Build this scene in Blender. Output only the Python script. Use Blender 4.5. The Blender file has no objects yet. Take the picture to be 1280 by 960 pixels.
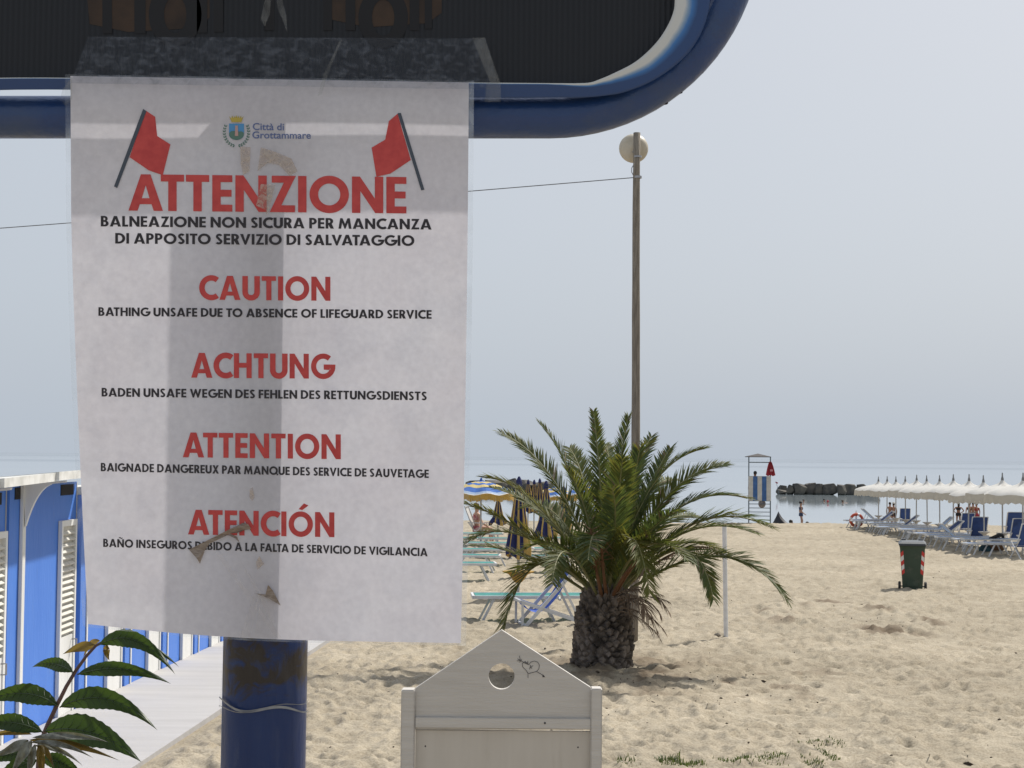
import bpy, bmesh, math, random
import numpy as np
from mathutils import Vector, Matrix

random.seed(7)
SC = bpy.context.scene
COL = SC.collection
rad = math.radians

# ------------------------------------------------------------------ camera
CAMZ = 3.75                                   # eye height above the sea
F = 2000.0                                    # focal length in pixels of the 1280 px wide photograph
PITCH = math.atan(90.6 / F)
ROLL = 0.0088
_f = Vector((0, math.cos(PITCH), math.sin(PITCH)))
_u0 = Vector((0, -math.sin(PITCH), math.cos(PITCH)))
_r0 = Vector((1, 0, 0))
_r = _r0 * math.cos(ROLL) + _u0 * math.sin(ROLL)
_u = -_r0 * math.sin(ROLL) + _u0 * math.cos(ROLL)
cam_d = bpy.data.cameras.new('camera')
cam = bpy.data.objects.new('camera', cam_d)
COL.objects.link(cam)
cam.matrix_world = Matrix(((_r.x, _u.x, -_f.x, 0), (_r.y, _u.y, -_f.y, 0), (_r.z, _u.z, -_f.z, CAMZ), (0, 0, 0, 1)))
cam_d.sensor_width = 36.0
cam_d.lens = F / 1280.0 * 36.0
cam_d.clip_start = 0.05
cam_d.clip_end = 30000
cam_d.dof.use_dof = False
cam_d.dof.focus_distance = 1.35
cam_d.dof.aperture_fstop = 110.0
SC.camera = cam

# ------------------------------------------------------------------ sky, sun, exposure
SUN_EL, SUN_AZ = 49.0, 40.0
w = bpy.data.worlds.new('World')
SC.world = w
w.use_nodes = True
nt = w.node_tree
nt.nodes.clear()
sky = nt.nodes.new('ShaderNodeTexSky')
sky.sky_type = 'NISHITA'
sky.sun_disc = False
sky.sun_elevation = rad(SUN_EL)
sky.sun_rotation = rad(SUN_AZ)
sky.altitude = 0
sky.air_density = 1.0
sky.dust_density = 6.0
sky.ozone_density = 1.0
hz = nt.nodes.new('ShaderNodeMix')            # thin high overcast: the clear sky veiled by pale grey
hz.data_type = 'RGBA'
hz.inputs[0].default_value = 0.86
sg = nt.nodes.new('ShaderNodeTexCoord'); sx = nt.nodes.new('ShaderNodeSeparateXYZ'); sr = nt.nodes.new('ShaderNodeValToRGB')
nt.links.new(sg.outputs['Generated'], sx.inputs[0]); nt.links.new(sx.outputs['Z'], sr.inputs[0])
sr.color_ramp.elements[0].position = 0.0; sr.color_ramp.elements[0].color = (3.14, 3.52, 4.02, 1)
sr.color_ramp.elements[1].position = 0.24; sr.color_ramp.elements[1].color = (3.20, 3.46, 3.84, 1)
_e = sr.color_ramp.elements.new(0.07); _e.color = (3.12, 3.48, 3.96, 1)
nt.links.new(sr.outputs[0], hz.inputs[7])
bg = nt.nodes.new('ShaderNodeBackground')
bg.inputs[1].default_value = 0.108
wo = nt.nodes.new('ShaderNodeOutputWorld')
nt.links.new(sky.outputs[0], hz.inputs[6])
nt.links.new(hz.outputs[2], bg.inputs[0])
nt.links.new(bg.outputs[0], wo.inputs[0])

sd = bpy.data.lights.new('sun', 'SUN')
sd.energy = 3.0
sd.angle = rad(1.8)
sd.color = (1.0, 0.95, 0.87)
sun = bpy.data.objects.new('sun', sd)
COL.objects.link(sun)
S = Vector((math.sin(rad(SUN_AZ)) * math.cos(rad(SUN_EL)), math.cos(rad(SUN_AZ)) * math.cos(rad(SUN_EL)), math.sin(rad(SUN_EL))))
sun.rotation_euler = S.to_track_quat('Z', 'Y').to_euler()
sun.location = (20, 20, 40)

SC.view_settings.view_transform = 'Standard'
SC.view_settings.look = 'None'
SC.view_settings.gamma = 1
SC.view_settings.use_curve_mapping = False
SC.view_settings.exposure = 0.68
SC.cycles.use_denoising = True
SC.cycles.max_bounces = 8
SC.cycles.transparent_max_bounces = 16
SC.cycles.caustics_reflective = False
SC.cycles.caustics_refractive = False


# ------------------------------------------------------------------ projection helpers
def ray(px, py):
    return _r * ((px - 640) / F) + _u * ((480 - py) / F) + _f


def pt(px, py, Y):
    d = ray(px, py)
    return Vector((0, 0, CAMZ)) + d * (Y / d.y)


# ------------------------------------------------------------------ noise and the lie of the beach
_rng = np.random.RandomState(3)
_tab = _rng.rand(256, 256)


def vnoise(x, y):
    x = np.asarray(x, float); y = np.asarray(y, float)
    xi = np.floor(x).astype(int); yi = np.floor(y).astype(int)
    fx = x - xi; fy = y - yi
    fx = fx * fx * (3 - 2 * fx); fy = fy * fy * (3 - 2 * fy)
    a = _tab[xi & 255, yi & 255]; b = _tab[(xi + 1) & 255, yi & 255]
    c = _tab[xi & 255, (yi + 1) & 255]; d = _tab[(xi + 1) & 255, (yi + 1) & 255]
    return (a * (1 - fx) + b * fx) * (1 - fy) + (c * (1 - fx) + d * fx) * fy - 0.5


HY = [-40, 0, 5, 78, 81, 90, 140, 400]
HH = [1.9, 2.0, 2.074, 3.155, 3.30, 3.92, 6.0, 9.0]


def gz(x, y):
    """height of the sand without footprints"""
    x = np.asarray(x, float); y = np.asarray(y, float)
    z = CAMZ - np.interp(y, HY, HH)
    z = z + 0.10 * vnoise(x / 5 + 11, y / 5 + 3) * np.clip((y - 3) / 6, 0, 1) * np.clip((100 - y) / 30, 0.15, 1)
    return z


def gzf(x, y):
    return float(gz(x, y))


def gp(px, py):
    """where the ray of a photo pixel meets the sand"""
    d = ray(px, py)
    lo, hi = 2.0, 140.0
    for k in range(60):
        m = (lo + hi) / 2
        p = Vector((0, 0, CAMZ)) + d * (m / d.y)
        if p.z > gzf(p.x, p.y): lo = m
        else: hi = m
    p = Vector((0, 0, CAMZ)) + d * (lo / d.y)
    return p


# ------------------------------------------------------------------ materials
def mat(name, col, rough=0.6, var=0.12, scale=6.0, bump=0.0, bscale=40.0, metal=0.0, trans=0.0, spec=0.5, col2=None, stretch=(1, 1, 1), coord='Object', coat=0.0, dirt=0.0, dscale=9.0, dcol=(.35, .31, .26), dlo=.56, dhi=.70):
    m = bpy.data.materials.new(name)
    m.use_nodes = True
    n = m.node_tree.nodes; l = m.node_tree.links
    b = n['Principled BSDF']
    b.inputs['Roughness'].default_value = rough
    b.inputs['Metallic'].default_value = metal
    b.inputs['Specular IOR Level'].default_value = spec
    if coat: b.inputs['Coat Weight'].default_value = coat
    tc = n.new('ShaderNodeTexCoord')
    mp = n.new('ShaderNodeMapping')
    mp.inputs['Scale'].default_value = stretch
    l.new(tc.outputs[coord], mp.inputs[0])
    nz = n.new('ShaderNodeTexNoise')
    nz.inputs['Scale'].default_value = scale
    nz.inputs['Detail'].default_value = 5
    l.new(mp.outputs[0], nz.inputs[0])
    rp = n.new('ShaderNodeValToRGB')
    c = col
    c2 = col2 if col2 else tuple(min(1, x * (1 + var)) for x in c)
    c1 = c if col2 else tuple(x * (1 - var) for x in c)
    rp.color_ramp.elements[0].position = 0.35
    rp.color_ramp.elements[1].position = 0.65
    rp.color_ramp.elements[0].color = (*c1, 1)
    rp.color_ramp.elements[1].color = (*c2, 1)
    l.new(nz.outputs[0], rp.inputs[0])
    colsock = rp.outputs[0]
    if dirt:                                   # stains and worn spots with shapes of their own
        nd = n.new('ShaderNodeTexNoise'); nd.inputs['Scale'].default_value = dscale; nd.inputs['Detail'].default_value = 9; nd.inputs['Roughness'].default_value = .65
        l.new(mp.outputs[0], nd.inputs[0])
        rd = n.new('ShaderNodeMapRange'); rd.inputs[1].default_value = dlo; rd.inputs[2].default_value = dhi; rd.inputs[4].default_value = dirt
        l.new(nd.outputs[0], rd.inputs[0])
        md = n.new('ShaderNodeMix'); md.data_type = 'RGBA'
        l.new(rd.outputs[0], md.inputs[0]); l.new(colsock, md.inputs[6]); md.inputs[7].default_value = (*dcol, 1)
        colsock = md.outputs[2]
    l.new(colsock, b.inputs['Base Color'])
    if bump:
        nb = n.new('ShaderNodeTexNoise'); nb.inputs['Scale'].default_value = bscale; nb.inputs['Detail'].default_value = 4
        l.new(mp.outputs[0], nb.inputs[0])
        bp = n.new('ShaderNodeBump'); bp.inputs['Strength'].default_value = bump; bp.inputs['Distance'].default_value = 0.02
        l.new(nb.outputs[0], bp.inputs['Height']); l.new(bp.outputs[0], b.inputs['Normal'])
    if trans:
        t = n.new('ShaderNodeBsdfTranslucent')
        l.new(colsock, t.inputs[0])
        mx = n.new('ShaderNodeMixShader'); mx.inputs[0].default_value = trans
        l.new(b.outputs[0], mx.inputs[1]); l.new(t.outputs[0], mx.inputs[2])
        l.new(mx.outputs[0], n['Material Output'].inputs[0])
    return m


def clear_mat(name, col, film, gloss_rough=0.15, scale=60.0, lo=0.45, hi=0.7, tint=(1, 1, 1), stretch=(1, 1, 1)):
    """thin clear plastic or tape: mostly see-through, milky where creased"""
    m = bpy.data.materials.new(name)
    m.use_nodes = True
    n = m.node_tree.nodes; l = m.node_tree.links
    n.remove(n['Principled BSDF'])
    tr = n.new('ShaderNodeBsdfTransparent'); tr.inputs[0].default_value = (*tint, 1)
    p = n.new('ShaderNodeBsdfPrincipled'); p.inputs['Base Color'].default_value = (*col, 1); p.inputs['Roughness'].default_value = gloss_rough
    tc = n.new('ShaderNodeTexCoord'); mp = n.new('ShaderNodeMapping'); mp.inputs['Scale'].default_value = stretch
    l.new(tc.outputs['Object'], mp.inputs[0])
    nz = n.new('ShaderNodeTexNoise'); nz.inputs['Scale'].default_value = scale; nz.inputs['Detail'].default_value = 6; nz.inputs['Distortion'].default_value = 0.8
    l.new(mp.outputs[0], nz.inputs[0])
    mr = n.new('ShaderNodeMapRange')
    mr.inputs[1].default_value = lo; mr.inputs[2].default_value = hi; mr.inputs[3].default_value = film * 0.25; mr.inputs[4].default_value = film
    l.new(nz.outputs[0], mr.inputs[0])
    bp = n.new('ShaderNodeBump'); bp.inputs['Strength'].default_value = 0.5; bp.inputs['Distance'].default_value = 0.004
    l.new(nz.outputs[0], bp.inputs['Height']); l.new(bp.outputs[0], p.inputs['Normal'])
    mx = n.new('ShaderNodeMixShader')
    l.new(mr.outputs[0], mx.inputs[0]); l.new(tr.outputs[0], mx.inputs[1]); l.new(p.outputs[0], mx.inputs[2])
    l.new(mx.outputs[0], n['Material Output'].inputs[0])
    return m


# ------------------------------------------------------------------ mesh builder
class MB:
    def __init__(s):
        s.v = []; s.f = []; s.m = []; s.k = 0

    def add(s, vs, fs):
        o = len(s.v)
        s.v.extend(tuple(p) for p in vs)
        for f in fs:
            s.f.append(tuple(i + o for i in f)); s.m.append(s.k)

    def obox(s, c, ax, ay, az):
        c = Vector(c); ax = Vector(ax); ay = Vector(ay); az = Vector(az)
        vs = [c + ax * i + ay * j + az * k for i in (-1, 1) for j in (-1, 1) for k in (-1, 1)]
        s.add(vs, [(0, 1, 3, 2), (4, 6, 7, 5), (0, 4, 5, 1), (2, 3, 7, 6), (0, 2, 6, 4), (1, 5, 7, 3)])

    def box(s, x0, x1, y0, y1, z0, z1):
        s.obox(((x0 + x1) / 2, (y0 + y1) / 2, (z0 + z1) / 2), ((x1 - x0) / 2, 0, 0), (0, (y1 - y0) / 2, 0), (0, 0, (z1 - z0) / 2))

    def bar(s, p, q, wd, ht=None, up=(0, 0, 1)):
        p = Vector(p); q = Vector(q); d = (q - p)
        L = d.length; d.normalize()
        a = d.cross(Vector(up))
        if a.length < 1e-4: a = d.cross(Vector((0, 1, 0)))
        a.normalize(); b = a.cross(d)
        s.obox((p + q) / 2, d * L / 2, a * wd / 2, b * (ht if ht else wd) / 2)

    def tube(s, pts, r, n=8, cap=True, closed=False):
        pts = [Vector(p) for p in pts]
        N = len(pts)
        rs = r if isinstance(r, (list, tuple)) else [r] * N
        o = len(s.v)
        ref = None
        for i, p in enumerate(pts):
            if closed: d = pts[(i + 1) % N] - pts[i - 1]
            else: d = pts[min(i + 1, N - 1)] - pts[max(i - 1, 0)]
            d.normalize()
            if ref is None:
                ref = d.cross(Vector((0.31, 0.17, 0.93)))
                if ref.length < 0.1: ref = d.cross(Vector((1, 0, 0)))
            ref = (ref - d * ref.dot(d)).normalized()
            b = d.cross(ref)
            for k in range(n):
                a = 2 * math.pi * k / n
                s.v.append(tuple(p + (ref * math.cos(a) + b * math.sin(a)) * rs[i]))
        M = N if closed else N - 1
        for i in range(M):
            j = (i + 1) % N
            for k in range(n):
                k2 = (k + 1) % n
                s.f.append((o + i * n + k, o + i * n + k2, o + j * n + k2, o + j * n + k)); s.m.append(s.k)
        if cap and not closed:
            s.f.append(tuple(o + k for k in reversed(range(n)))); s.m.append(s.k)
            s.f.append(tuple(o + (N - 1) * n + k for k in range(n))); s.m.append(s.k)

    def lathe(s, prof, n=24, c=(0, 0, 0), cap=True):
        o = len(s.v)
        for (r, z) in prof:
            for k in range(n):
                a = 2 * math.pi * k / n
                s.v.append((c[0] + r * math.cos(a), c[1] + r * math.sin(a), c[2] + z))
        for i in range(len(prof) - 1):
            for k in range(n):
                k2 = (k + 1) % n
                s.f.append((o + i * n + k, o + i * n + k2, o + (i + 1) * n + k2, o + (i + 1) * n + k)); s.m.append(s.k)
        if cap:
            s.f.append(tuple(o + k for k in reversed(range(n)))); s.m.append(s.k)
            s.f.append(tuple(o + (len(prof) - 1) * n + k for k in range(n))); s.m.append(s.k)

    def ell(s, c, rx, ry, rz, nu=12, nv=8):
        prof = []
        o = len(s.v)
        for i in range(nv + 1):
            t = math.pi * i / nv
            for k in range(nu):
                a = 2 * math.pi * k / nu
                s.v.append((c[0] + rx * math.sin(t) * math.cos(a), c[1] + ry * math.sin(t) * math.sin(a), c[2] - rz * math.cos(t)))
        for i in range(nv):
            for k in range(nu):
                k2 = (k + 1) % nu
                s.f.append((o + i * nu + k, o + i * nu + k2, o + (i + 1) * nu + k2, o + (i + 1) * nu + k)); s.m.append(s.k)

    def grid(s, fn, nu, nv):
        o = len(s.v)
        for i in range(nu + 1):
            for j in range(nv + 1):
                s.v.append(tuple(fn(i / nu, j / nv)))
        for i in range(nu):
            for j in range(nv):
                a = o + i * (nv + 1) + j
                s.f.append((a, a + nv + 1, a + nv + 2, a + 1)); s.m.append(s.k)

    def extrude_poly(s, pts, d):
        """flat polygon (list of points) and its thickness vector"""
        n = len(pts); d = Vector(d)
        a = [Vector(p) for p in pts]
        s.add(a + [p + d for p in a], [tuple(range(n)), tuple(reversed(range(n, 2 * n)))] + [(i, i + n, (i + 1) % n + n, (i + 1) % n) for i in range(n)])

    def build(s, name, mats, parent=None, org=None, smooth=False, bevel=0):
        me = bpy.data.meshes.new(name)
        if org is None and parent is not None: org = wloc(parent)
        o3 = Vector(org) if org is not None else Vector((0, 0, 0))
        me.from_pydata([(p[0] - o3.x, p[1] - o3.y, p[2] - o3.z) for p in s.v], [], s.f)
        if not isinstance(mats, (list, tuple)): mats = [mats]
        for m in mats: me.materials.append(m)
        if len(mats) > 1: me.polygons.foreach_set('material_index', s.m)
        bm = bmesh.new(); bm.from_mesh(me)
        bmesh.ops.recalc_face_normals(bm, faces=bm.faces)
        if bevel:
            bmesh.ops.remove_doubles(bm, verts=bm.verts, dist=1e-6)
            es = [e for e in bm.edges if len(e.link_faces) == 2 and e.calc_face_angle(0) > 0.6]
            bmesh.ops.bevel(bm, geom=es, offset=bevel, segments=2, affect='EDGES', clamp_overlap=True)
        bm.to_mesh(me); bm.free()
        if smooth: me.polygons.foreach_set('use_smooth', [True] * len(me.polygons))
        ob = bpy.data.objects.new(name, me)
        COL.objects.link(ob)
        if parent is not None: ob.parent = parent
        elif org is not None: ob.location = o3
        return ob


def wloc(o):
    p = Vector((0, 0, 0))
    while o is not None:
        p = p + o.location; o = o.parent
    return p


def tag(o, label=None, cat=None, group=None, kind=None):
    if label: o['label'] = label
    if cat: o['category'] = cat
    if group: o['group'] = group
    if kind: o['kind'] = kind
    return o


def thing(name, label, cat, loc=(0, 0, 0), rz=0, group=None):
    o = bpy.data.objects.new(name, None)
    COL.objects.link(o)
    o.empty_display_size = 0.1
    o.location = loc; o.rotation_euler = (0, 0, rz)
    return tag(o, label, cat, group)


def dup(root, loc, rz=0, label=None, group=None, scale=None, skip=()):
    r = root.copy(); COL.objects.link(r)
    r.location = loc; r.rotation_euler = (0, 0, rz)
    if scale: r.scale = (scale,) * 3
    if label: r['label'] = label
    if group: r['group'] = group
    for ch in list(root.children):
        if ch.name.split('.')[0] in skip: continue
        c = ch.copy(); COL.objects.link(c); c.parent = r
        for g in list(ch.children):
            d = g.copy(); COL.objects.link(d); d.parent = c
    return r


def struct(o):
    o['kind'] = 'structure'
    return o


ORD = ['first', 'second', 'third', 'fourth', 'fifth', 'sixth', 'seventh', 'eighth', 'ninth', 'tenth', 'eleventh', 'twelfth', 'thirteenth']

# ================================================================== SETTING
# ---- sand
PIT = gp(1055, 772)
PALM = gp(752, 838)
POLEB = gp(906, 796)


def sand_relief(x, y):
    z = gz(x, y)
    fade = np.clip((86 - y) / 8, 0, 1) * np.clip((y + 2) / 6, 0, 1)
    z = z + fade * (0.05 * vnoise(x / 1.1, y / 0.9) + 0.03 * vnoise(x / 0.42 + 5, y / 0.36 + 9) + 0.020 * vnoise(x / 0.17, y / 0.17 + 4))
    # footprints: one dent per cell, its place, size and depth drawn per cell
    for cell, dep, sx in ((0.52, 0.036, 0.11), (0.27, 0.047, 0.062), (0.16, 0.032, 0.038)):
        ci = np.floor(x / cell).astype(int); cj = np.floor(y / cell).astype(int)
        for di in (-1, 0, 1):
            for dj in (-1, 0, 1):
                a = ci + di; b = cj + dj
                h1 = _tab[a & 255, b & 255]; h2 = _tab[(a + 57) & 255, (b + 101) & 255]
                h3 = _tab[(a + 13) & 255, (b + 201) & 255]; h4 = _tab[(a + 91) & 255, (b + 33) & 255]
                dx = x - (a + h1) * cell; dy = y - (b + h2) * cell
                an = h3 * 3.14159
                u = dx * np.cos(an) + dy * np.sin(an); v = -dx * np.sin(an) + dy * np.cos(an)
                q = (u / (sx * 1.5)) ** 2 + (v / sx) ** 2
                z = z + fade * dep * h4 * (-np.exp(-q) + 0.55 * np.exp(-(np.sqrt(q) - 1.6) ** 2 * 3))
    # swept level beside the cabins, under the boards
    k_ = np.clip((x - (-4.16 + .03 * y + 1.19 + .004 * y)) / .25, 0, 1); k_ = np.where((y > 4) & (y < 27), k_, 1)
    z = z * k_ + (gz(x, y) - .02) * (1 - k_)
    # the dug-over ring, the mound at the palm and the heap at the white post
    q = ((x - PIT.x) / 1.25) ** 2 + ((y - PIT.y) / 3.2) ** 2
    ring = np.exp(-(np.sqrt(q) - 0.8) ** 2 * 22)
    z = z + ring * (0.02 + 0.12 * np.abs(vnoise(x / 0.3, y / 0.5)) + 0.12 * vnoise(x / 0.11, y / 0.2)) - 0.03 * np.exp(-q * 3)
    q = ((x - PALM.x) / 0.7) ** 2 + ((y - PALM.y) / 1.1) ** 2
    z = z + 0.07 * np.exp(-q) * (1 + vnoise(x / 0.2, y / 0.2))
    return z


def build_sand():
    ys = [-30, -18, -9, -4, -1, 1, 2.2, 3.2]
    y = 4.0
    while y < 83: ys.append(y); y *= 1.008 if y < 9 else 1.0042 if y < 40 else 1.0062
    ys += [84, 86, 89, 93, 98, 106, 120, 145, 190]
    us = list(np.linspace(-0.42, 0.42, 620))
    e = [0.44, 0.47, 0.52, 0.6, 0.75, 1.0, 1.5, 2.4, 4.0]
    us = [-q for q in reversed(e)] + us + e
    Y, U = np.meshgrid(np.array(ys), np.array(us), indexing='ij')
    X = U * np.maximum(np.abs(Y), 7.0)
    Z = sand_relief(X, Y)
    nr, nc = X.shape
    co = np.stack([X, Y, Z], -1).reshape(-1, 3)
    idx = np.arange(nr * nc).reshape(nr, nc)
    q = np.stack([idx[:-1, :-1], idx[:-1, 1:], idx[1:, 1:], idx[1:, :-1]], -1).reshape(-1, 4)
    me = bpy.data.meshes.new('sand')
    me.vertices.add(len(co)); me.vertices.foreach_set('co', co.ravel())
    me.loops.add(q.size); me.loops.foreach_set('vertex_index', q.ravel())
    me.polygons.add(len(q)); me.polygons.foreach_set('loop_start', np.arange(0, q.size, 4)); me.polygons.foreach_set('loop_total', np.full(len(q), 4))
    me.update(calc_edges=True); me.validate()
    me.polygons.foreach_set('use_smooth', [True] * len(me.polygons))
    # damp, turned-up sand
    qq = ((X - PIT.x) / 1.25) ** 2 + ((Y - PIT.y) / 3.2) ** 2
    damp = np.exp(-(np.sqrt(qq) - 0.8) ** 2 * 26) * np.clip(vnoise(X / 0.3, Y / 0.6) * 5 + 0.1, 0, 1)
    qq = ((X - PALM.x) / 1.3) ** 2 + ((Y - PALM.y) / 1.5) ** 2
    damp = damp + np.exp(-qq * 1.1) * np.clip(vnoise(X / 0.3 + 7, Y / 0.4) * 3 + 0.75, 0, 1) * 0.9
    damp = damp + np.exp(-(((X - PALM.x - 1.2) / 2.2) ** 2 + ((Y - PALM.y + .8) / 1.6) ** 2)) * np.clip(vnoise(X / 0.22 + 3, Y / 0.3) * 5 - 0.9, 0, 1) * .7
    damp = damp + np.clip(vnoise(X / 0.3 + 31, Y / 0.4) * 6 - 2.35, 0, 1) * .45
    damp = damp + np.clip((Y - 79.5) / 3, 0, 1) * 0.9
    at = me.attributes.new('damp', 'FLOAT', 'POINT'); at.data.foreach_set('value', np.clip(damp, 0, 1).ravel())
    m = bpy.data.materials.new('sand_grains'); m.use_nodes = True
    n = m.node_tree.nodes; l = m.node_tree.links; b = n['Principled BSDF']
    b.inputs['Roughness'].default_value = 0.95; b.inputs['Specular IOR Level'].default_value = 0.15
    tc = n.new('ShaderNodeTexCoord')

    def noise(sc, det=4):
        t = n.new('ShaderNodeTexNoise'); t.inputs['Scale'].default_value = sc; t.inputs['Detail'].default_value = det
        l.new(tc.outputs['Object'], t.inputs[0]); return t
    n1 = noise(0.35); n2 = noise(3.0, 6); n3 = noise(55, 3)
    r1 = n.new('ShaderNodeValToRGB'); l.new(n1.outputs[0], r1.inputs[0])
    r1.color_ramp.elements[0].position = .35; r1.color_ramp.elements[1].position = .7
    r1.color_ramp.elements[0].color = (.345, .305, .235, 1); r1.color_ramp.elements[1].color = (.435, .385, .300, 1)
    r2 = n.new('ShaderNodeValToRGB'); l.new(n2.outputs[0], r2.inputs[0])
    r2.color_ramp.elements[0].position = .3; r2.color_ramp.elements[1].position = .75
    r2.color_ramp.elements[0].color = (.80, .78, .75, 1); r2.color_ramp.elements[1].color = (1.06, 1.06, 1.06, 1)
    mu = n.new('ShaderNodeMix'); mu.data_type = 'RGBA'; mu.blend_type = 'MULTIPLY'; mu.inputs[0].default_value = 1
    l.new(r1.outputs[0], mu.inputs[6]); l.new(r2.outputs[0], mu.inputs[7])
    r3 = n.new('ShaderNodeValToRGB'); l.new(n3.outputs[0], r3.inputs[0])
    r3.color_ramp.elements[0].position = .32; r3.color_ramp.elements[1].position = .6
    r3.color_ramp.elements[0].color = (.72, .70, .68, 1); r3.color_ramp.elements[1].color = (1.04, 1.04, 1.04, 1)
    mu2 = n.new('ShaderNodeMix'); mu2.data_type = 'RGBA'; mu2.blend_type = 'MULTIPLY'; mu2.inputs[0].default_value = 1
    l.new(mu.outputs[2], mu2.inputs[6]); l.new(r3.outputs[0], mu2.inputs[7])
    aa = n.new('ShaderNodeAttribute'); aa.attribute_name = 'damp'
    md = n.new('ShaderNodeMix'); md.data_type = 'RGBA'; l.new(aa.outputs['Fac'], md.inputs[0])
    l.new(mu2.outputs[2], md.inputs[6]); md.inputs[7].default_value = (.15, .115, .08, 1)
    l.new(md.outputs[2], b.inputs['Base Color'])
    bp = n.new('ShaderNodeBump'); bp.inputs['Strength'].default_value = .6; bp.inputs['Distance'].default_value = .02
    l.new(noise(18, 8).outputs[0], bp.inputs['Height']); l.new(bp.outputs[0], b.inputs['Normal'])
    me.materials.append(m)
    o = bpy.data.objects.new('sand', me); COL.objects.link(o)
    tag(o, 'pale trodden sand of the beach', 'sand', kind='structure')


build_sand()


def gzr(x, y):
    return float(sand_relief(np.array([float(x)]), np.array([float(y)]))[0])


# ---- sea
def build_sea():
    m = bpy.data.materials.new('sea_water'); m.use_nodes = True
    n = m.node_tree.nodes; l = m.node_tree.links; b = n['Principled BSDF']
    tc = n.new('ShaderNodeTexCoord')
    mp = n.new('ShaderNodeMapping'); mp.inputs['Scale'].default_value = (0.004, 0.02, 1)
    l.new(tc.outputs['Object'], mp.inputs[0])
    nz = n.new('ShaderNodeTexNoise'); nz.inputs['Scale'].default_value = 1.0; nz.inputs['Detail'].default_value = 4
    l.new(mp.outputs[0], nz.inputs[0])
    rp = n.new('ShaderNodeValToRGB'); l.new(nz.outputs[0], rp.inputs[0])
    rp.color_ramp.elements[0].position = .38; rp.color_ramp.elements[1].position = .62
    rp.color_ramp.elements[0].color = (.33, .385, .42, 1); rp.color_ramp.elements[1].color = (.38, .435, .465, 1)
    l.new(rp.outputs[0], b.inputs['Base Color'])
    b.inputs['Roughness'].default_value = .03; b.inputs['IOR'].default_value = 1.33
    # ripples, stretched along the shore
    mp2 = n.new('ShaderNodeMapping'); mp2.inputs['Scale'].default_value = (.5, 1.6, 1)
    l.new(tc.outputs['Object'], mp2.inputs[0])
    n2 = n.new('ShaderNodeTexNoise'); n2.inputs['Scale'].default_value = 1.3; n2.inputs['Detail'].default_value = 5
    l.new(mp2.outputs[0], n2.inputs[0])
    # long bands of rougher water far out
    mp3 = n.new('ShaderNodeMapping'); mp3.inputs['Scale'].default_value = (.0006, .006, 1)
    l.new(tc.outputs['Object'], mp3.inputs[0])
    n3 = n.new('ShaderNodeTexNoise'); n3.inputs['Scale'].default_value = 1.0; n3.inputs['Detail'].default_value = 3
    l.new(mp3.outputs[0], n3.inputs[0])
    mr = n.new('ShaderNodeMapRange'); mr.inputs[1].default_value = .42; mr.inputs[2].default_value = .62; mr.inputs[3].default_value = .014; mr.inputs[4].default_value = .03
    l.new(n3.outputs[0], mr.inputs[0])
    bp = n.new('ShaderNodeBump'); bp.inputs['Distance'].default_value = .12
    l.new(mr.outputs[0], bp.inputs['Strength'])
    l.new(n2.outputs[0], bp.inputs['Height']); l.new(bp.outputs[0], b.inputs['Normal'])
    # two lines of wind-roughened, darker water near the horizon
    sp = n.new('ShaderNodeSeparateXYZ'); l.new(tc.outputs['Object'], sp.inputs[0])
    wv = n.new('ShaderNodeMath'); wv.operation = 'MULTIPLY_ADD'; wv.inputs[1].default_value = 260
    l.new(n3.outputs[0], wv.inputs[0]); l.new(sp.outputs['Y'], wv.inputs[2])
    dv = n.new('ShaderNodeMath'); dv.operation = 'DIVIDE'; dv.inputs[1].default_value = 4000; l.new(wv.outputs[0], dv.inputs[0])
    rb = n.new('ShaderNodeValToRGB'); l.new(dv.outputs[0], rb.inputs[0]); els = rb.color_ramp.elements
    els[0].position = 0; els[0].color = (0, 0, 0, 1); els[1].position = 1; els[1].color = (.55, .55, .55, 1)
    for p_, v_ in ((.19, 0), (.205, 1), (.235, 1), (.25, 0), (.43, 0), (.46, 1), (.56, 1), (.60, .1)):
        e_ = els.new(p_); e_.color = (v_, v_, v_, 1)
    mc = n.new('ShaderNodeMix'); mc.data_type = 'RGBA'; l.new(rb.outputs[0], mc.inputs[0]); l.new(rp.outputs[0], mc.inputs[6]); mc.inputs[7].default_value = (.05, .085, .115, 1)
    l.new(mc.outputs[2], b.inputs['Base Color'])
    mq = n.new('ShaderNodeMath'); mq.operation = 'MULTIPLY_ADD'; mq.inputs[1].default_value = .22; l.new(rb.outputs[0], mq.inputs[0]); l.new(mr.outputs[0], mq.inputs[2])
    l.new(mq.outputs[0], bp.inputs['Strength'])
    ms = n.new('ShaderNodeMath'); ms.operation = 'MULTIPLY_ADD'; ms.inputs[1].default_value = -.42; ms.inputs[2].default_value = .5; l.new(rb.outputs[0], ms.inputs[0]); l.new(ms.outputs[0], b.inputs['Specular IOR Level'])
    mb = MB()
    mb.add([(-9000, 60, 0), (9000, 60, 0), (9000, 14000, 0), (-9000, 14000, 0)], [(0, 1, 2, 3)])
    o = mb.build('sea', m)
    tag(o, 'calm pale grey-blue sea reaching the horizon', 'sea', kind='structure')


build_sea()

# ---- breakwater boulders
M_rock = mat('breakwater_rock', (.042, .041, .042), .9, col2=(.115, .102, .082), scale=1.1, bump=.9, bscale=2.5)
M_weed = mat('wet_rock', (.03, .033, .025), .5, .3)


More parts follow.
